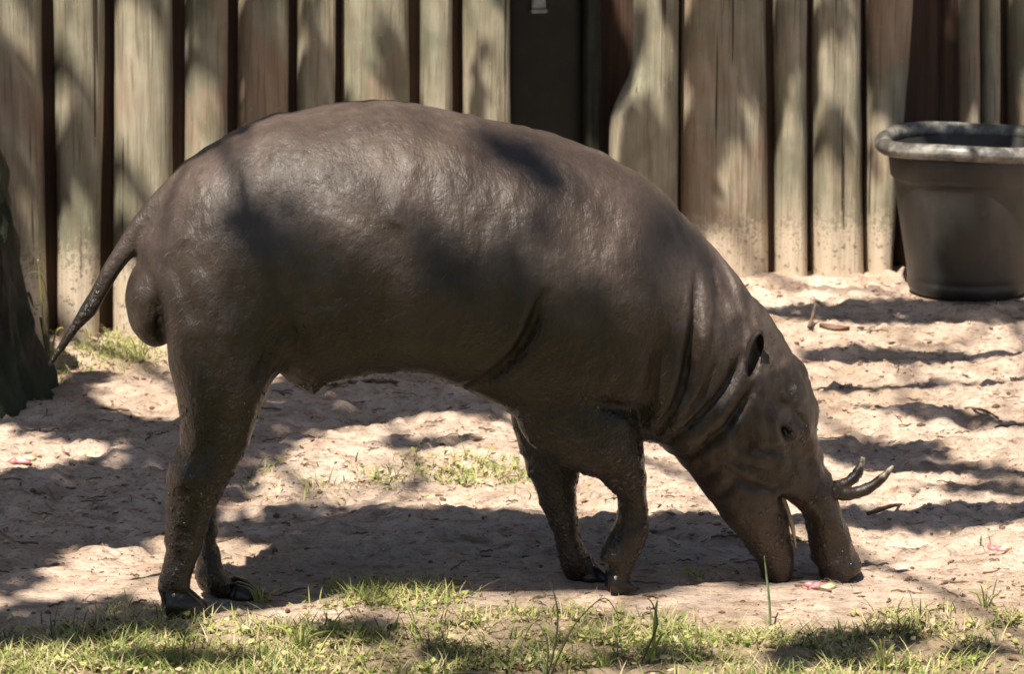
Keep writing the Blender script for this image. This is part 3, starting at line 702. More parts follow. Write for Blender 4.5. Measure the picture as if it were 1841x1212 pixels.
# hooves: two pointed claws per foot
def hoof(px, py, wv, yaw, size=1.0, tilt=0.0):
    a, z = P(px, py, wv)
    Vh = []; Fh = []
    prof = [(-0.014, 0.013), (-0.004, 0.0145), (0.010, 0.0135), (0.022, 0.010), (0.033, 0.004)]
    hts = [0.030, 0.034, 0.029, 0.018, 0.006]
    sec = 8
    for (x, r_), h_ in zip(prof, hts):
        for k_ in range(sec):
            th = math.pi * k_ / (sec - 1); Vh.append((x * size, r_ * size * math.cos(th), h_ * size * math.sin(th) ** 0.7))
    for i in range(len(prof) - 1):
        for k_ in range(sec):
            k2 = (k_ + 1) % sec; Fh.append((i * sec + k_, (i + 1) * sec + k_, (i + 1) * sec + k2, i * sec + k2))
    Fh.append(tuple(range(sec))); Fh.append(tuple(range((len(prof) - 1) * sec, len(prof) * sec))[::-1])
    for s_ in (-1, 1):
        o = mesh_obj('hoof', Vh, Fh, M['hoof'], animal); o.location = (a, -wv + s_ * 0.014 * size, z); o.rotation_euler = (0, tilt, yaw + s_ * 0.12)
hoof(320, 1104, 0.052, 0.0, 1.35); hoof(432, 1086, -0.050, 0.0, 1.15); hoof(1060, 1050, -0.045, 0.0, 1.05); hoof(1108, 1060, 0.045, 0.0, 0.85)

# ------------------------------------------------------------------ the plastic tub
pot = empty('plastic_tub', (POT_C.x, POT_C.y, PZ - 0.003)); tag(pot, 'black dusty plastic tub with thick scuffed rolled rim by the fence', 'tub')
SC = 1 / 905.0
r_top, r_bot, hgt = 148 * SC, 112 * SC, 0.300
def lathe(profile, seg=72, wob=0.0):
    Vl = []; Fl = []
    for i, (r_, z) in enumerate(profile):
        for k_ in range(seg):
            th = 2 * math.pi * k_ / seg; rr = r_ * (1 + wob * math.sin(2 * th + 0.7) + 0.6 * wob * math.sin(5 * th + 2))
            Vl.append((rr * math.cos(th), rr * math.sin(th), z))
    for i in range(len(profile) - 1):
        for k_ in range(seg):
            k2 = (k_ + 1) % seg; Fl.append((i * seg + k_, i * seg + k2, (i + 1) * seg + k2, (i + 1) * seg + k_))
    return Vl, Fl
prof = [(0.001, 0.006), (r_bot - 0.012, 0.006), (r_bot - 0.004, 0.010), (r_bot, 0.020), (r_bot + 0.001, 0.032), (r_bot - 0.0005, 0.035), (r_bot + 0.0015, 0.039)]
prof += [(r_bot + (r_top - r_bot) * t, 0.039 + (hgt - 0.055) * t) for t in np.linspace(0.05, 0.80, 10)]
rb = r_bot + (r_top - r_bot) * 0.82; zb_ = 0.039 + (hgt - 0.055) * 0.82
prof += [(rb + 0.002, zb_), (rb + 0.006, zb_ + 0.004), (r_top + 0.004, hgt - 0.012), (r_top + 0.002, hgt)]
inn = [(r_top - 0.006, hgt), (r_bot - 0.006, 0.03), (0.001, 0.028)]
Vl, Fl = lathe(prof + inn, 72, 0.006); o = mesh_obj('tub_wall', Vl, Fl, M['pot'], pot)
rim_r = 0.0175; rc = r_top + 0.0135
pr_ = [(rc + rim_r * math.cos(t), hgt + 0.008 + rim_r * 0.92 * math.sin(t)) for t in np.linspace(0, 2 * math.pi, 17)]
Vl, Fl = lathe(pr_, 96, 0.006)
Vl = [(x * (1 + 0.0), y, z + 0.004 * math.sin(3 * math.atan2(y, x) + 1.0)) for x, y, z in Vl]
o = mesh_obj('rim', Vl, Fl, M['pot'], pot); a_ = o.data.attributes.new('worn', 'FLOAT', 'POINT'); a_.data.foreach_set('value', np.ones(len(Vl), np.float32))

# ------------------------------------------------------------------ tree: trunk at the left, crown overhead that breaks the sun
TB = hit_ground(-128, 700)
tree = empty('oak_tree', (TB.x, TB.y, -0.05)); tag(tree, 'dark mossy tree trunk flaring at its foot, standing before the fence', 'tree')
nr, ns_ = 130, 96; Vt = []; Ft = []
for i in range(nr):
    z = 3.6 * (i / (nr - 1)) ** 1.6
    r_ = 0.140 + 0.075 * math.exp(-z / 0.16) + 0.03 * math.exp(-z / 0.6) - 0.012 * z
    for k_ in range(ns_):
        th = 2 * math.pi * k_ / ns_
        lob = 1 + 0.07 * math.exp(-z / 0.25) * math.sin(5 * th + 0.4) 
        if k_ == 0: lob0 = lob
        Vt.append((r_ * lob * math.cos(th) - 0.34 * max(0.0, z - 0.45) - 0.03 * min(z, 0.45), r_ * lob * math.sin(th) - 0.05 * z, z))
for i in range(nr - 1):
    for k_ in range(ns_):
        k2 = (k_ + 1) % ns_; Ft.append((i * ns_ + k_, i * ns_ + k2, (i + 1) * ns_ + k2, (i + 1) * ns_ + k_))
Vt = np.array(Vt); thv = np.tile(np.arange(ns_) / ns_ * 2 * np.pi, nr); zv = Vt[:, 2]
rel_ = 0.050 * np.abs(fbm(np.cos(thv) * 7 + 20, np.sin(thv) * 7 + zv * 2.5, 101, 4, 0.6)) + 0.03 * fbm(np.cos(thv) * 3 + 9, np.sin(thv) * 3 + zv * 6, 105, 3)
Vt[:, 0] += rel_ * np.cos(thv); Vt[:, 1] += rel_ * np.sin(thv)
mesh_obj('trunk', Vt, Ft, M['bark'], tree)
TOPL = Vector((-1.05, -0.17, 3.4))
leafV = []; leafF = []
def add_leaf(p, size):
    n = Vector(rng.normal(size=3)); n.z = abs(n.z) + 0.6; n.normalize()
    a = n.orthogonal().normalized(); a.rotate(Matrix.Rotation(rng.random() * 6.28, 3, n)); b = n.cross(a)
    L_, W_ = size, size * 0.58; i = len(leafV); k_ = n * (size * 0.12)
    for q in (p - a * L_ * 0.5, p - a * L_ * 0.15 + b * W_ * 0.5 + k_, p + a * L_ * 0.25 + b * W_ * 0.42 + k_, p + a * L_ * 0.5, p + a * L_ * 0.25 - b * W_ * 0.42 + k_, p - a * L_ * 0.15 - b * W_ * 0.5 + k_):
        leafV.append(tuple(q))
    leafF.extend([(i, i + 1, i + 2, i + 3), (i, i + 3, i + 4, i + 5)])
from mathutils.bvhtree import BVHTree
bvh = BVHTree.FromPolygons([A0 + AD * float(a) + AN * float(c) + UP * float(z) for a, z, c in Vm], Fq.tolist())
def body_pt(px, py):
    r_ = bvh.ray_cast(CAM, ray(px, py).normalized())[0]
    return r_ if r_ is not None else hit(px, py, A0 + AN * 0.05, AN)
PLANES = dict(g=lambda x, y: hit_ground(x, y), b=body_pt, f=lambda x, y: hit_fence(x, y, 0.03), q=lambda x, y: hit_fence(x, y, -0.10), p=lambda x, y: hit(x, y, POT_C, Vector((0, 1, 0))), r=lambda x, y: hit(x, y, POT_C + Vector((0, 0.14, 0)), Vector((0, 1, 0))), t=lambda x, y: hit(x, y, TB + Vector((0, -0.15, 0)), Vector((0, 1, 0))))
clump_centres = []
def clump(kind, cx, cy, rx, ry, L, dens=1.0, ang=0.0, size=0.06, spread=0.16):
    """a spray of leaves whose shade falls about (cx, cy)"""
    c_, s_ = math.cos(ang), math.sin(ang); pf = PLANES[kind]
    p0, p1, p2 = pf(cx, cy), pf(cx + rx * c_, cy + rx * s_), pf(cx - ry * s_, cy + ry * c_)
    area = math.pi * ((p1 - p0) - S * (p1 - p0).dot(S)).cross((p2 - p0) - S * (p2 - p0).dot(S)).length
    n = max(4, int(dens * 4.6 * area / (size * size * 0.30)))
    for _ in range(n):
        r_ = math.sqrt(rng.random()) * (1 + 0.12 * rng.normal()); th = rng.random() * 6.2832
        x, y = r_ * math.cos(th) * rx, r_ * math.sin(th) * ry
        q = pf(cx + x * c_ - y * s_, cy + x * s_ + y * c_) + S * (L + rng.normal() * spread)
        add_leaf(q - tree.location, size * (0.7 + 0.6 * rng.random()))
    clump_centres.append(p0 + S * (L + 0.05))
# (surface, x, y, rx, ry, distance up the sun ray, density, angle)
CL = [
 ('g', 130, 900, 220, 74, 3.2, 1.3, -0.10), ('g', 320, 850, 150, 62, 3.2, 1.3, -0.2), ('g', 210, 765, 230, 26, 3.0, 1.3, 0.06), ('g', 10, 1010, 90, 56, 3.3, 1.2, -0.3), ('g', 60, 725, 130, 26, 2.7, 1.3, 0.1), ('g', 250, 930, 110, 34, 3.2, 1.2, -0.35),
 ('g', 420, 775, 150, 40, 3.1, 1.2, -0.1), ('g', 620, 715, 180, 40, 3.2, 1.3, -0.05), ('g', 830, 705, 110, 38, 3.1, 1.2, 0.05), ('g', 560, 945, 200, 38, 2.9, 1.2, 0.06), ('g', 850, 942, 140, 20, 2.6, 1.3, 0.0),
 ('g', 1250, 940, 130, 18, 2.6, 1.3, 0.0), ('g', 1640, 925, 240, 20, 2.6, 1.5, -0.03), ('g', 1570, 806, 120, 24, 2.6, 1.4, 0.05), ('g', 1720, 842, 170, 12, 2.5, 1.2, 0.05), ('g', 1680, 745, 180, 6, 2.4, 1.1, 0.06),
 ('g', 1580, 585, 200, 14, 2.3, 1.4, 0.0), ('g', 1780, 578, 110, 15, 2.3, 1.4, 0.0), ('g', 1700, 641, 200, 7, 2.2, 1.3, -0.02), ('g', 1530, 640, 90, 8, 2.2, 1.1, 0.0), ('g', 1660, 690, 200, 7, 2.2, 1.4, -0.03), ('g', 1800, 770, 60, 10, 2.4, 1.0, 0.0),
 ('g', 90, 1125, 200, 46, 3.4, 1.1, -0.08), ('g', 300, 1130, 60, 24, 3.4, 0.9, 0.0), ('g', 640, 1140, 80, 22, 3.4, 1.0, 0.0), ('g', 1180, 1190, 120, 16, 3.4, 0.8, 0.0),
 ('g', 1510, 1165, 130, 30, 3.4, 1.1, -0.2), ('g', 330, 1195, 140, 16, 3.4, 0.8, 0.0), ('g', 1750, 880, 100, 12, 2.6, 1.0, 0.0), ('g', 820, 1180, 70, 18, 3.4, 0.8, 0.0), ('g', 1760, 1170, 70, 16, 3.4, 0.7, 0.0), ('g', 760, 790, 90, 12, 2.8, 0.8, 0.0),
 ('t', 20, 560, 70, 170, 2.3, 1.4, 0.1), ('t', 0, 330, 40, 160, 2.3, 1.2, 0.0),
 ('b', 465, 385, 80, 34, 3.2, 1.0, -0.15), ('b', 405, 420, 30, 55, 3.2, 0.9, 0.1), ('b', 505, 440, 40, 60, 3.2, 0.8, 0.0), ('b', 930, 275, 75, 30, 3.3, 1.0, 0.6), ('b', 985, 330, 35, 30, 3.3, 0.8, 0.6),
 ('b', 1205, 425, 95, 34, 3.3, 1.0, 0.75), ('b', 570, 500, 60, 90, 3.2, 1.0, 0.2), ('b', 680, 560, 180, 80, 3.3, 1.0, 0.0), ('b', 860, 500, 90, 70, 3.3, 0.8, 0.3), ('b', 760, 420, 60, 40, 3.2, 0.45, 0.3), ('b', 960, 430, 26, 90, 3.2, 0.8, 0.25),
 ('b', 900, 620, 120, 80, 3.2, 1.0, 0.0), ('b', 1060, 660, 110, 90, 3.1, 1.0, 0.2), ('b', 1110, 800, 50, 70, 3.0, 0.9, 0.0), ('b', 380, 900, 40, 60, 3.0, 0.6, 0.0), ('b', 1430, 840, 50, 60, 3.0, 0.6, 0.2), ('b', 1340, 870, 40, 40, 3.0, 0.6, 0.2), ('b', 650, 330, 50, 30, 3.3, 0.5, 0.0),
 ('b', 1500, 1000, 40, 50, 3.0, 0.5, 0.0), ('b', 1340, 970, 50, 40, 3.0, 0.6, 0.6), ('b', 1130, 560, 60, 80, 3.1, 0.6, 0.1), ('b', 450, 590, 60, 60, 3.1, 0.7, 0.0),
 ('f', 1660, 110, 80, 130, 2.7, 1.2, 0.1), ('f', 1765, 100, 80, 140, 2.4, 1.3, 0.0), ('f', 1600, 130, 30, 110, 2.4, 1.1, -0.2), ('f', 1270, 250, 50, 230, 2.2, 1.3, 0.24), ('f', 1310, 60, 80, 90, 2.2, 1.4, 0.4), ('f', 1258, 330, 36, 120, 2.2, 1.2, 0.1), ('f', 1410, 50, 60, 70, 2.2, 1.2, 0.0), ('f', 1500, 40, 36, 60, 2.2, 0.8, 0.0), ('f', 1640, 60, 90, 90, 2.2, 1.4, 0.0), ('f', 1760, 60, 90, 90, 2.2, 1.2, 0.0), ('f', 1410, 120, 60, 80, 2.2, 1.3, 0.2), ('f', 1590, 60, 40, 90, 2.2, 1.2, -0.3), ('f', 1165, 290, 56, 60, 2.2, 1.1, 0.0),
 ('f', 380, 60, 30, 110, 2.3, 1.1, -0.5), ('f', 475, 120, 46, 190, 2.3, 0.9, 0.0), ('f', 565, 150, 34, 140, 2.3, 0.8, 0.0), ('f', 700, 160, 30, 50, 2.3, 0.6, 0.2), ('f', 880, 150, 24, 100, 2.3, 0.6, 0.2), ('f', 60, 330, 40, 60, 2.4, 0.7, 0.3), ('q', 985, 110, 80, 170, 2.7, 1.4, 0.0), ('q', 1080, 150, 40, 170, 2.7, 1.2, 0.0), ('q', 1680, 120, 50, 130, 2.6, 1.2, 0.0), ('f', 1110, 60, 30, 90, 2.7, 1.0, 0.2), ('f', 10, 600, 50, 140, 2.5, 1.2, 0.0), ('f', 0, 420, 40, 120, 2.6, 1.0, 0.2),
 ('f', 145, 300, 46, 80, 2.7, 0.6, 0.1), ('f', 1520, 270, 60, 30, 2.6, 0.7, 0.3), ('f', 1780, 420, 60, 90, 2.5, 0.6, 0.0), ('f', 30, 200, 30, 90, 2.6, 0.6, 0.2),
 ('r', 1760, 238, 130, 18, 2.2, 1.6, 0.0), ('r', 1790, 225, 90, 20, 2.2, 1.2, 0.0)]
for c in CL: clump(c[0], c[1], c[2], c[3], c[4], c[5] * (1.9 if c[0] == 'b' else 1.0), *c[6:], size=(0.034 if c[0] == 'g' and c[4] <= 24 else 0.06))
# the crown goes on over and behind the trunk
for _ in range(26):
    c = Vector((rng.uniform(-3.8, -2.2), rng.uniform(-1.6, 1.4), rng.uniform(3.6, 5.2)))
    for _ in range(60): add_leaf(Vector((TB.x, TB.y, 0)) * 0 + c + Vector(rng.normal(size=3) * 0.17) - tree.location, 0.07)
cr = mesh_obj('crown', leafV, leafF, M['leaf'], tree, smooth=False); cr['kind'] = 'stuff'
mains = {}
for i, c in enumerate(clump_centres):
    q = c - tree.location; hub_key = (round(q.x / 1.1), round(q.y / 1.3))
    if hub_key not in mains:
        hub = Vector((hub_key[0] * 1.1, hub_key[1] * 1.3, 3.75 + 0.2 * math.sin(i))); mains[hub_key] = hub
        pts = catmull([TOPL + Vector((0, 0, -0.6 - 0.1 * (i % 5))), TOPL.lerp(hub, 0.35) + Vector((0, 0, 0.35)), TOPL.lerp(hub, 0.7) + Vector((0.1, -0.1, 0.35)), hub], 6)
        Vb, Fb = tube(pts, lerp_list([0.040, 0.018, 0.011, 0.006], len(pts)), 8); mesh_obj('limb', Vb, Fb, M['bark'], tree)
    hub = mains[hub_key]; mid = hub.lerp(q, 0.5) + Vector((rng.normal() * 0.08, rng.normal() * 0.08, 0.10))
    pts = catmull([hub, mid, q], 5); Vb, Fb = tube(pts, lerp_list([0.006, 0.004, 0.002], len(pts)), 6); mesh_obj('branch', Vb, Fb, M['bark'], tree)

# unseen second tree, added to cut sky fill and light bounced off the lawn
T2 = Vector((-2.9, -3.4, 0.0)); added_shade_tree = empty('oak_tree', T2); tag(added_shade_tree, 'shade tree standing on the lawn on the viewer side of the animal', 'tree')
pts = catmull([(0, 0, -0.1), (0.03, 0.02, 0.5), (0.0, 0.05, 1.6), (0.06, 0.0, 2.8), (0.1, -0.1, 4.4)], 5)
Vb, Fb = tube(pts, lerp_list([0.26, 0.17, 0.15, 0.12, 0.05], len(pts)), 14); mesh_obj('trunk', Vb, Fb, M['bark'], added_shade_tree)
leafV = []; leafF = []
for gx0, gy0 in [(x_, y_) for y_ in (-1.65, -2.4, -3.3, -4.2) for x_ in (-2.2, -1.2, -0.2, 0.8, 1.8)]:
    gx0 += rng.normal() * 0.15; gy0 += rng.normal() * 0.06 - 0.05; L = 3.4 + 0.3 * rng.random()
    for _ in range(420):
        r_ = 0.50 * math.sqrt(rng.random()); th = rng.random() * 6.2832
        add_leaf(Vector((gx0 + r_ * math.cos(th) * 1.1, gy0 + r_ * math.sin(th) * 0.8, 0)) + S * (L + rng.normal() * 0.18) - T2, 0.10)
    q = Vector((gx0, gy0, 0)) + S * L - T2; p0 = Vector((0.05, 0, 2.2 + 0.5 * rng.random()))
    pts = catmull([p0, p0.lerp(q, 0.5) + Vector((0, 0, 0.25)), q], 6); Vb, Fb = tube(pts, lerp_list([0.035, 0.02, 0.005], len(pts)), 7); mesh_obj('limb', Vb, Fb, M['bark'], added_shade_tree)
cr = mesh_obj('crown', leafV, leafF, M['leaf'], added_shade_tree, smooth=False); cr['kind'] = 'stuff'

# ------------------------------------------------------------------ grass
def grass_density(px, py):
    """how thickly the ground is grown, from its place on the ground"""
    x = np.asarray(px, float); y = np.asarray(py, float)
    edge = np.interp(x, [-200, 60, 300, 480, 700, 980, 1080, 1250, 1480, 1620, 1841, 2000], [1120, 1105, 1100, 1062, 1048, 1062, 1100, 1122, 1120, 1080, 1062, 1060])
    d = sstep(-22, 55, y - edge)
    d = np.maximum(d, 0.95 * np.exp(-((x - 790) / 160) ** 2 - ((y - 858) / 26) ** 2))
    d = np.maximum(d, 0.6 * np.exp(-((x - 560) / 120) ** 2 - ((y - 865) / 26) ** 2))
    d = np.maximum(d, 1.0 * np.exp(-((x - 220) / 85) ** 2 - ((y - 628) / 26) ** 2))
    d = np.maximum(d, 0.8 * np.exp(-((x - 90) / 40) ** 2 - ((y - 660) / 26) ** 2))
    d = np.maximum(d, 0.35 * np.exp(-((x - 1250) / 60) ** 2 - ((y - 1035) / 10) ** 2)); d = np.maximum(d, 0.25 * np.exp(-((x - 1720) / 90) ** 2 - ((y - 1000) / 16) ** 2))
    return d
def project(x, y, z):
    dx, dy, dz = x - CAM.x, y - CAM.y, z - CAM.z; dep = dy * cp - dz * sp; up_ = dy * sp + dz * cp
    return IW / 2 + FPX * dx / dep, IH / 2 - FPX * up_ / dep
GV = []; GF = []; GM = []
def blade(base, h, wd, lean, az, mat, n=3, droop=0.5):
    i = len(GV); d = Vector((math.cos(az), math.sin(az), 0)); s_ = Vector((-d.y, d.x, 0))
    for k_ in range(n):
        t = k_ / n; p = base + UP * (h * t * (1 - 0.35 * droop * t)) + d * (lean * h * (t ** 1.6)); w_ = wd * (1 - 0.55 * t)
        GV.append(tuple(p - s_ * w_ * 0.5)); GV.append(tuple(p + s_ * w_ * 0.5))
    GV.append(tuple(base + UP * (h * (1 - 0.35 * droop)) + d * (lean * h)))
    for k_ in range(n - 1): GF.append((i + 2 * k_, i + 2 * k_ + 1, i + 2 * k_ + 3, i + 2 * k_ + 2)); GM.append(mat)
    GF.append((i + 2 * n - 2, i + 2 * n - 1, i + 2 * n)); GM.append(mat)
def flat_leaf(p, size, mat):
    n = Vector((rng.normal() * 0.35, rng.normal() * 0.35 - 0.15, 1)).normalized(); a = n.orthogonal(); a.rotate(Matrix.Rotation(rng.random() * 6.28, 3, n)); b = n.cross(a); i = len(GV)
    for q in (p - a * size * 0.5, p + b * size * 0.32, p + a * size * 0.5, p - b * size * 0.32): GV.append(tuple(q))
    GF.append((i, i + 1, i + 2, i + 3)); GM.append(mat)
NB_ = 210000
bx_ = rng.uniform(-1.15, 1.15, NB_); by_ = rng.uniform(-0.72, 2.35, NB_); bz_ = gz(bx_, by_)
# more tries where the lawn is
by_[:160000] = rng.uniform(-0.72, 0.15, 160000); bz_ = gz(bx_, by_)
bx_[160000:175000] = rng.uniform(-1.05, -0.55, 15000); by_[160000:175000] = rng.uniform(1.45, 2.1, 15000)
bx_[175000:187000] = rng.uniform(-0.45, 0.15, 12000); by_[175000:187000] = rng.uniform(0.55, 1.05, 12000); bz_ = gz(bx_, by_)
ppx, ppy = project(bx_, by_, bz_)
den = grass_density(ppx, ppy) * np.clip(0.36 + 2.6 * fbm(bx_ * 5.5, by_ * 8, 111, 3) + 0.8 * vnoise(bx_ * 22, by_ * 26, 115), 0.03, 1.0)
den[160000:] *= 1.3
den[160000:175000] = np.maximum(den[160000:175000], 0.8 * grass_density(ppx, ppy)[160000:175000])
keep = rng.random(NB_) < den * 0.62
tone = fbm(bx_ * 4 + 9, by_ * 5, 121, 3)
for x, y, z, t in zip(bx_[keep], by_[keep], bz_[keep], tone[keep]):
    r_ = rng.random() + 0.5 * t
    mat = 0 if r_ < 0.22 else 1 if r_ < 0.58 else 2 if r_ < 0.90 else 3
    b_ = Vector((x, y, z - 0.002))
    if rng.random() < 0.28: flat_leaf(b_ + Vector((0, 0, 0.003 + 0.010 * rng.random())), 0.004 + 0.008 * rng.random(), mat)
    else: blade(b_, 0.010 + 0.030 * rng.random() ** 1.6, 0.0012 + 0.0018 * rng.random(), 0.3 + 1.5 * rng.random(), rng.random() * 6.28, mat)
gmats = [M['g1'], M['g2'], M['g3'], M['g4']]
go = mesh_obj('grass', GV, GF, gmats, smooth=False, midx=GM); tag(go, 'short patchy yellow-green grass on the sandy soil', 'grass', kind='stuff')

# single weeds and tufts standing out of the lawn
def weed(name, label, blades, mats, base_px, group=None):
    """blades: (pixel path, width) followed in the upright plane through the foot of the plant"""
    p0 = hit_ground(*base_px); p0.z = gzs(p0.x, p0.y); p0 = hit(base_px[0], base_px[1], (0, 0, p0.z), UP)
    root = empty(name, p0); tag(root, label, 'weed' if 'weed' in name else 'grass tuft', group)
    for bi, (path, wd, mi) in enumerate(blades):
        pts = []
        for i, (x, y) in enumerate(path):
            q = hit(x, y, p0 + Vector((0, 0.01 * math.sin(bi * 2.1) * i, 0)), Vector((0, 1, 0))) - p0
            if i == 0: q.z = min(q.z, -0.003)
            pts.append(q)
        pts = catmull(pts, 5); n = len(pts); Vb, Fb = tube(pts, [0.72 * wd * (1 - 0.75 * (k_ / (n - 1)) ** 2) for k_ in range(n)], 6, 0.45)
        mesh_obj('blade', Vb, Fb, mats[mi], root)
    return root
MS = [M['drystem'], M['stem'], M['g1'], M['g2']]
weed('sedge_weed', 'wispy weed with several thin arching dark stems in the foreground grass', [
    ([(985, 1211), (998, 1160), (1003, 1110), (998, 1075), (989, 1048)], 0.0030, 0), ([(983, 1211), (985, 1160), (972, 1128), (958, 1122), (942, 1150), (932, 1175)], 0.0026, 0),
    ([(990, 1208), (1012, 1165), (1036, 1120), (1062, 1092), (1084, 1072)], 0.0026, 0), ([(992, 1205), (1025, 1135), (1080, 1078), (1105, 1096), (1113, 1130), (1104, 1180)], 0.0022, 0),
    ([(980, 1211), (968, 1180), (958, 1168)], 0.0028, 1)], MS, (986, 1211))
weed('broadleaf_weed', 'small bright green weed with a broad upright leaf in the foreground grass', [([(1150, 1195), (1172, 1150), (1182, 1120), (1174, 1088), (1164, 1076)], 0.0030, 0),
    ([(1174, 1140), (1178, 1110), (1182, 1080)], 0.0060, 3), ([(1158, 1180), (1185, 1150), (1196, 1138)], 0.005, 2)], MS, (1150, 1196))
weed('grass_stalk_weed', 'single tall pale green grass stalk standing in front of the lower jaw', [([(1385, 1124), (1383, 1080), (1378, 1035), (1374, 1000)], 0.0040, 1)], MS, (1385, 1124))
weed('twig_weed', 'thin dark leaning twig in the grass below the hind hooves', [([(322, 1205), (330, 1165), (334, 1125)], 0.0026, 0)], MS, (322, 1206))
weed('fence_weed', 'spindly weed with hanging dark leaves against the fence beside the trunk', [([(88, 640), (86, 560), (78, 505), (62, 488), (42, 500), (34, 516)], 0.0022, 0),
    ([(36, 514), (48, 530), (60, 552)], 0.0075, 0), ([(80, 500), (70, 482), (68, 470)], 0.003, 3), ([(88, 620), (78, 590), (72, 570)], 0.009, 0), ([(92, 640), (100, 600), (112, 590), (118, 605)], 0.004, 3)], MS, (90, 642))
def tuft(px, py, n, h, label, mi=(2, 3), spread=16):
    bl = []
    for i in range(n):
        a = (i / max(n - 1, 1) - 0.5) * 2 + rng.normal() * 0.15; hh = h * (0.6 + 0.5 * rng.random())
        x0 = px + a * spread * 0.35; bl.append(([(x0, py), (x0 + a * spread * 0.5, py - hh * 0.55), (x0 + a * spread * 1.5, py - hh * (1 - 0.25 * abs(a)))], 0.0018 + 0.0012 * rng.random(), mi[i % 2]))
    return weed('grass_tuft', label, bl, MS, (px, py))
tuft(1588, 1200, 9, 62, 'upright pale grass tuft in the foreground, on dark bare soil')
tuft(1772, 1094, 9, 44, 'bright grass tuft at the sand edge of the lawn, well ahead of the snout')
tuft(1086, 1206, 8, 48, 'dense green grass tuft right beside the wispy arching weed')
tuft(470, 1085, 9, 40, 'grass tuft at the toe of the farther hind hoof', (2, 3), 26)
tuft(540, 1160, 10, 46, 'spreading grass tuft in the lawn below the belly', (3, 2), 30)
tuft(250, 640, 9, 42, 'leafy tuft at the fence foot behind the tail', (2, 3), 26)
tuft(1655, 1112, 5, 34, 'small dark tuft on the sand in front of the snout', (0, 2), 18)
tuft(1255, 1040, 6, 18, 'tiny pale tuft in the shade under the throat', (3, 2), 14)

# ------------------------------------------------------------------ litter: crumbs of sand, chips of wood, dead leaf bits
ico = bmesh.new(); bmesh.ops.create_icosphere(ico, subdivisions=1, radius=1.0); icoV = np.array([v_.co[:] for v_ in ico.verts]); icoF = [[v_.index for v_ in f_.verts] for f_ in ico.faces]; ico.free()
def scatter(name, n, label, mats, maker, accept):
    VV = []; FF = []; MM = []
    xs = rng.uniform(-1.1, 1.15, n); ys = -0.6 + 2.95 * rng.random(n) ** 0.9; ok = accept(xs, ys); zs = gz(xs, ys)
    for x, y, z in zip(xs[ok], ys[ok], zs[ok]): maker(x, y, z, VV, FF, MM)
    o = mesh_obj(name, VV, FF, mats, smooth=False, midx=MM); tag(o, label, 'litter', kind='stuff'); return o
def mk_crumb(x, y, z, VV, FF, MM):
    s_ = 0.0016 + 0.0048 * rng.random() ** 3.5; a = rng.random() * 6.28; i = len(VV); sq = 0.5 + 0.4 * rng.random()
    for v_ in icoV:
        r_ = s_ * (0.75 + 0.5 * rng.random()); VV.append((x + v_[0] * r_ * (1 + 0.5 * math.cos(a)), y + v_[1] * r_, z + v_[2] * r_ * sq + s_ * 0.15))
    FF.extend([[i + q for q in f_] for f_ in icoF]); MM.extend([0 if rng.random() < 0.8 else 1] * len(icoF))
def mk_chip(x, y, z, VV, FF, MM):
    L_ = 0.003 + 0.018 * rng.random() ** 3; W_ = L_ * (0.18 + 0.34 * rng.random()); a = rng.normal() * 0.5; i = len(VV); n_ = 6
    t1, t2 = rng.normal() * 0.12, rng.normal() * 0.2; hh = 0.0006 + 0.0016 * rng.random(); ca, sa = math.cos(a), math.sin(a)
    for lay in (0, 1):
        for k_ in range(n_):
            th = k_ / n_ * 6.2832; r_ = 0.6 + 0.5 * rng.random(); u_, v_ = math.cos(th) * L_ * r_ * 0.5 * (1 - 0.2 * lay), math.sin(th) * W_ * r_ * 0.5 * (1 - 0.2 * lay)
            VV.append((x + u_ * ca - v_ * sa, y + u_ * sa + v_ * ca, z + 0.0005 + u_ * t1 + v_ * t2 + hh * lay))
    FF.append(tuple(range(i + n_, i + 2 * n_))); FF.extend([(i + k_, i + (k_ + 1) % n_, i + n_ + (k_ + 1) % n_, i + n_ + k_) for k_ in range(n_)])
    MM.extend([int(rng.choice([0, 0, 1, 1, 2, 2]))] * (n_ + 1))
def mk_twig(x, y, z, VV, FF, MM):
    L_ = 0.015 + 0.055 * rng.random() ** 2; a = rng.normal() * 0.7; r_ = 0.0007 + 0.0012 * rng.random(); i = len(VV); n_ = 5; bend = rng.normal() * 0.25
    for k_ in range(n_):
        t = k_ / (n_ - 1) - 0.5; u_, v_ = t * L_, bend * L_ * (t * t - 0.1); cx_, cy_ = x + u_ * math.cos(a) - v_ * math.sin(a), y + u_ * math.sin(a) + v_ * math.cos(a)
        for q in range(4):
            th = q * 1.5708; VV.append((cx_ - math.sin(a) * r_ * math.cos(th), cy_ + math.cos(a) * r_ * math.cos(th), z + 0.0015 + r_ * math.sin(th) + 0.002 * (k_ % 2)))
    for k_ in range(n_ - 1):
        for q in range(4): FF.append((i + k_ * 4 + q, i + k_ * 4 + (q + 1) % 4, i + k_ * 4 + 4 + (q + 1) % 4, i + k_ * 4 + 4 + q)); MM.append(0)
def front_of_fence(x, y): return (x - FA.x) * FN.x + (y - FA.y) * FN.y > 0.03
scatter('soil_crumbs', 6000, 'crumbs of sand and soil lying all over the ground', [M['crumb'], M['chip']], mk_crumb, front_of_fence)
scatter('bark_litter', 6500, 'dark bark chips and leaf bits strewn over the sand', [M['chip'], M['dead'], M['tanleaf']], mk_chip,
        lambda x, y: front_of_fence(x, y) & (fbm(x * 4.0, y * 5.0, 131, 3) > -0.12))
scatter('twig_litter', 520, 'thin broken twigs strewn over the sand', [M['chip']], mk_twig, front_of_fence)
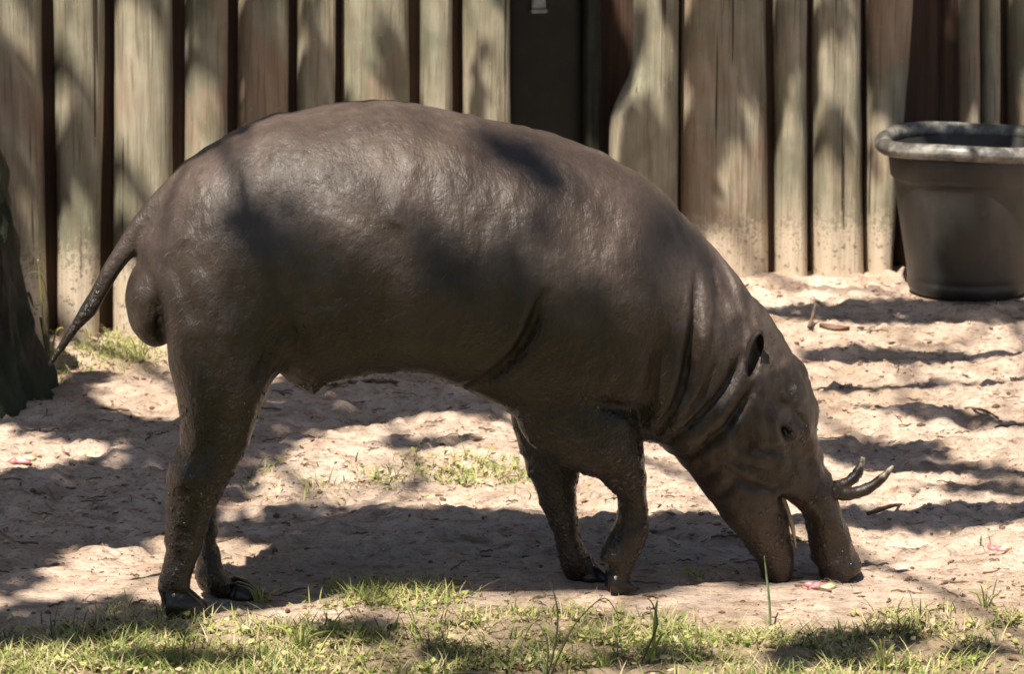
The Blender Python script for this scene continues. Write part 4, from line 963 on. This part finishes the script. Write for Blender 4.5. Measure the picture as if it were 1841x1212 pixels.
# single fallen leaves, sticks and melon bits
def lying_leaf(px, py, L_, W_, a, mat, label, curl=0.3):
    p = hit_ground(px, py); p.z = gzs(p.x, p.y); p = hit(px, py, (0, 0, p.z), UP); Vv = []; Ff = []
    nL, nW = 8, 5
    for i in range(nL):
        t = i / (nL - 1); wv = W_ * math.sin(math.pi * min(1, t * 0.92 + 0.06)) ** 0.8
        for j in range(nW):
            s_ = j / (nW - 1) * 2 - 1; Vv.append(((t - 0.5) * L_, s_ * wv * 0.5, 0.003 + curl * W_ * s_ * s_ * 0.5 + 0.15 * L_ * (t - 0.5) ** 2 * (1 + curl)))
    for i in range(nL - 1):
        for j in range(nW - 1): Ff.append((i * nW + j, (i + 1) * nW + j, (i + 1) * nW + j + 1, i * nW + j + 1))
    o = mesh_obj('fallen_leaf', Vv, Ff, mat); o.location = p; o.rotation_euler = (0.15, 0.05, a); tag(o, label, 'leaf')
    return o
lying_leaf(862, 792, 0.030, 0.013, 0.2, M['dead'], 'small brown fallen leaf on sunlit sand, near the leaf that touches the foreleg'); lying_leaf(912, 797, 0.036, 0.015, 0.0, M['dead'], 'brown fallen leaf touching the farther foreleg')
lying_leaf(1500, 598, 0.060, 0.022, -0.3, M['dead'], 'curled dark fallen leaf on the sand in front of the head', 0.8); lying_leaf(1372, 472, 0.045, 0.030, 1.1, M['dead'], 'dark dead leaf lying at the foot of the fence', 1.2)
lying_leaf(1580, 492, 0.045, 0.018, 0.1, M['tanleaf'], 'tan dry leaf on the sand heap by the tub', 0.4); lying_leaf(1075, 1112, 0.026, 0.010, 0.1, M['dead'], 'reddish brown leaf in the grass by the arching weed', 0.3)
lying_leaf(178, 700, 0.050, 0.018, 0.3, M['dead'], 'brown dead leaf on sunlit sand behind the hind leg'); lying_leaf(945, 1208, 0.032, 0.016, 0.1, M['dead'], 'orange brown leaf at the foot of the arching weed', 0.3)
lying_leaf(1385, 1165, 0.030, 0.016, 0.5, M['tanleaf'], 'pale dry leaf in the grass below the tall stalk', 0.4); lying_leaf(600, 695, 0.050, 0.020, 0.1, M['tanleaf'], 'pale dry leaf in the shade behind the belly', 0.6)
def stick(pxs, rad, label, lift=0.001):
    pts = []
    if len(pxs) == 3 and abs(pxs[2][0] - pxs[0][0]) > 100:
        pxs = [(pxs[0][0] + (pxs[2][0] - pxs[0][0]) * t, np.interp(t, [0, .5, 1], [q[1] for q in pxs]) + rng.normal() * 2.2, 0.001 * rng.normal() - 0.001) for t in np.linspace(0, 1, 12)]
    for (x, y, dz) in pxs:
        p = hit_ground(x, y); p.z = gzs(p.x, p.y); p = hit(x, y, (0, 0, p.z), UP); pts.append(p + UP * (lift + dz))
    p0 = pts[0].copy(); pts = catmull([q - p0 for q in pts], 4); Vb, Fb = tube(pts, [r_ * (0.7 + 0.6 * rng.random()) for r_ in lerp_list([rad, rad * 0.9, rad * 0.5], len(pts))], 7)
    o = mesh_obj('stick', Vb, Fb, M['chip']); o.location = p0; tag(o, label, 'stick')
stick([(1735, 735, 0), (1765, 742, 0.004), (1795, 752, 0)], 0.0032, 'short dark stick lying on sunlit sand beyond the tusk tips')
stick([(1455, 590, 0), (1460, 582, 0.012), (1466, 574, 0.030)], 0.004, 'little upright stick poking out of the sand in front of the forehead')
stick([(1560, 925, 0), (1600, 915, 0.003), (1625, 908, 0)], 0.004, 'thin stick on the shaded sand below the tusks')
stick([(600, 690, 0), (650, 684, 0.003), (720, 690, 0)], 0.005, 'dark stick in the shade behind the belly')
stick([(1480, 692, 0), (1640, 686, 0.002), (1835, 678, 0)], 0.0028, 'long thin branch lying across the sand in front of the forehead')  # stick added to stand for a dark rut line in the sand
def melon(px, py, n, rad, label):
    p = hit_ground(px, py); p.z = gzs(p.x, p.y); p = hit(px, py, (0, 0, p.z), UP)
    root = empty('melon_scrap', p); tag(root, label, 'food scrap')
    for i in range(n):
        Vv = [tuple(np.array(v_) * (rad * (0.6 + 0.5 * rng.random()))) for v_ in icoV]
        Vv = [(x * 1.5, y, max(z * 0.7, -0.002) + 0.002) for x, y, z in Vv]
        o = mesh_obj('flesh' if i % 3 else 'rind', Vv, icoF, M['melon'] if i % 3 else M['rind'], root, smooth=True); o.location = (rng.normal() * rad * 1.6, rng.normal() * rad * 0.8, 0)
melon(28, 830, 7, 0.011, 'pink melon scrap on sand at the edge of the trunk shade'); melon(1466, 1058, 8, 0.008, 'pink melon scrap between the open jaws')
melon(1812, 990, 6, 0.009, 'pink melon scrap on open sand far in front of the snout'); melon(1226, 955, 4, 0.007, 'pink melon scrap behind the raised foreleg'); melon(1440, 968, 3, 0.009, 'yellow green melon rind seen through the open mouth')
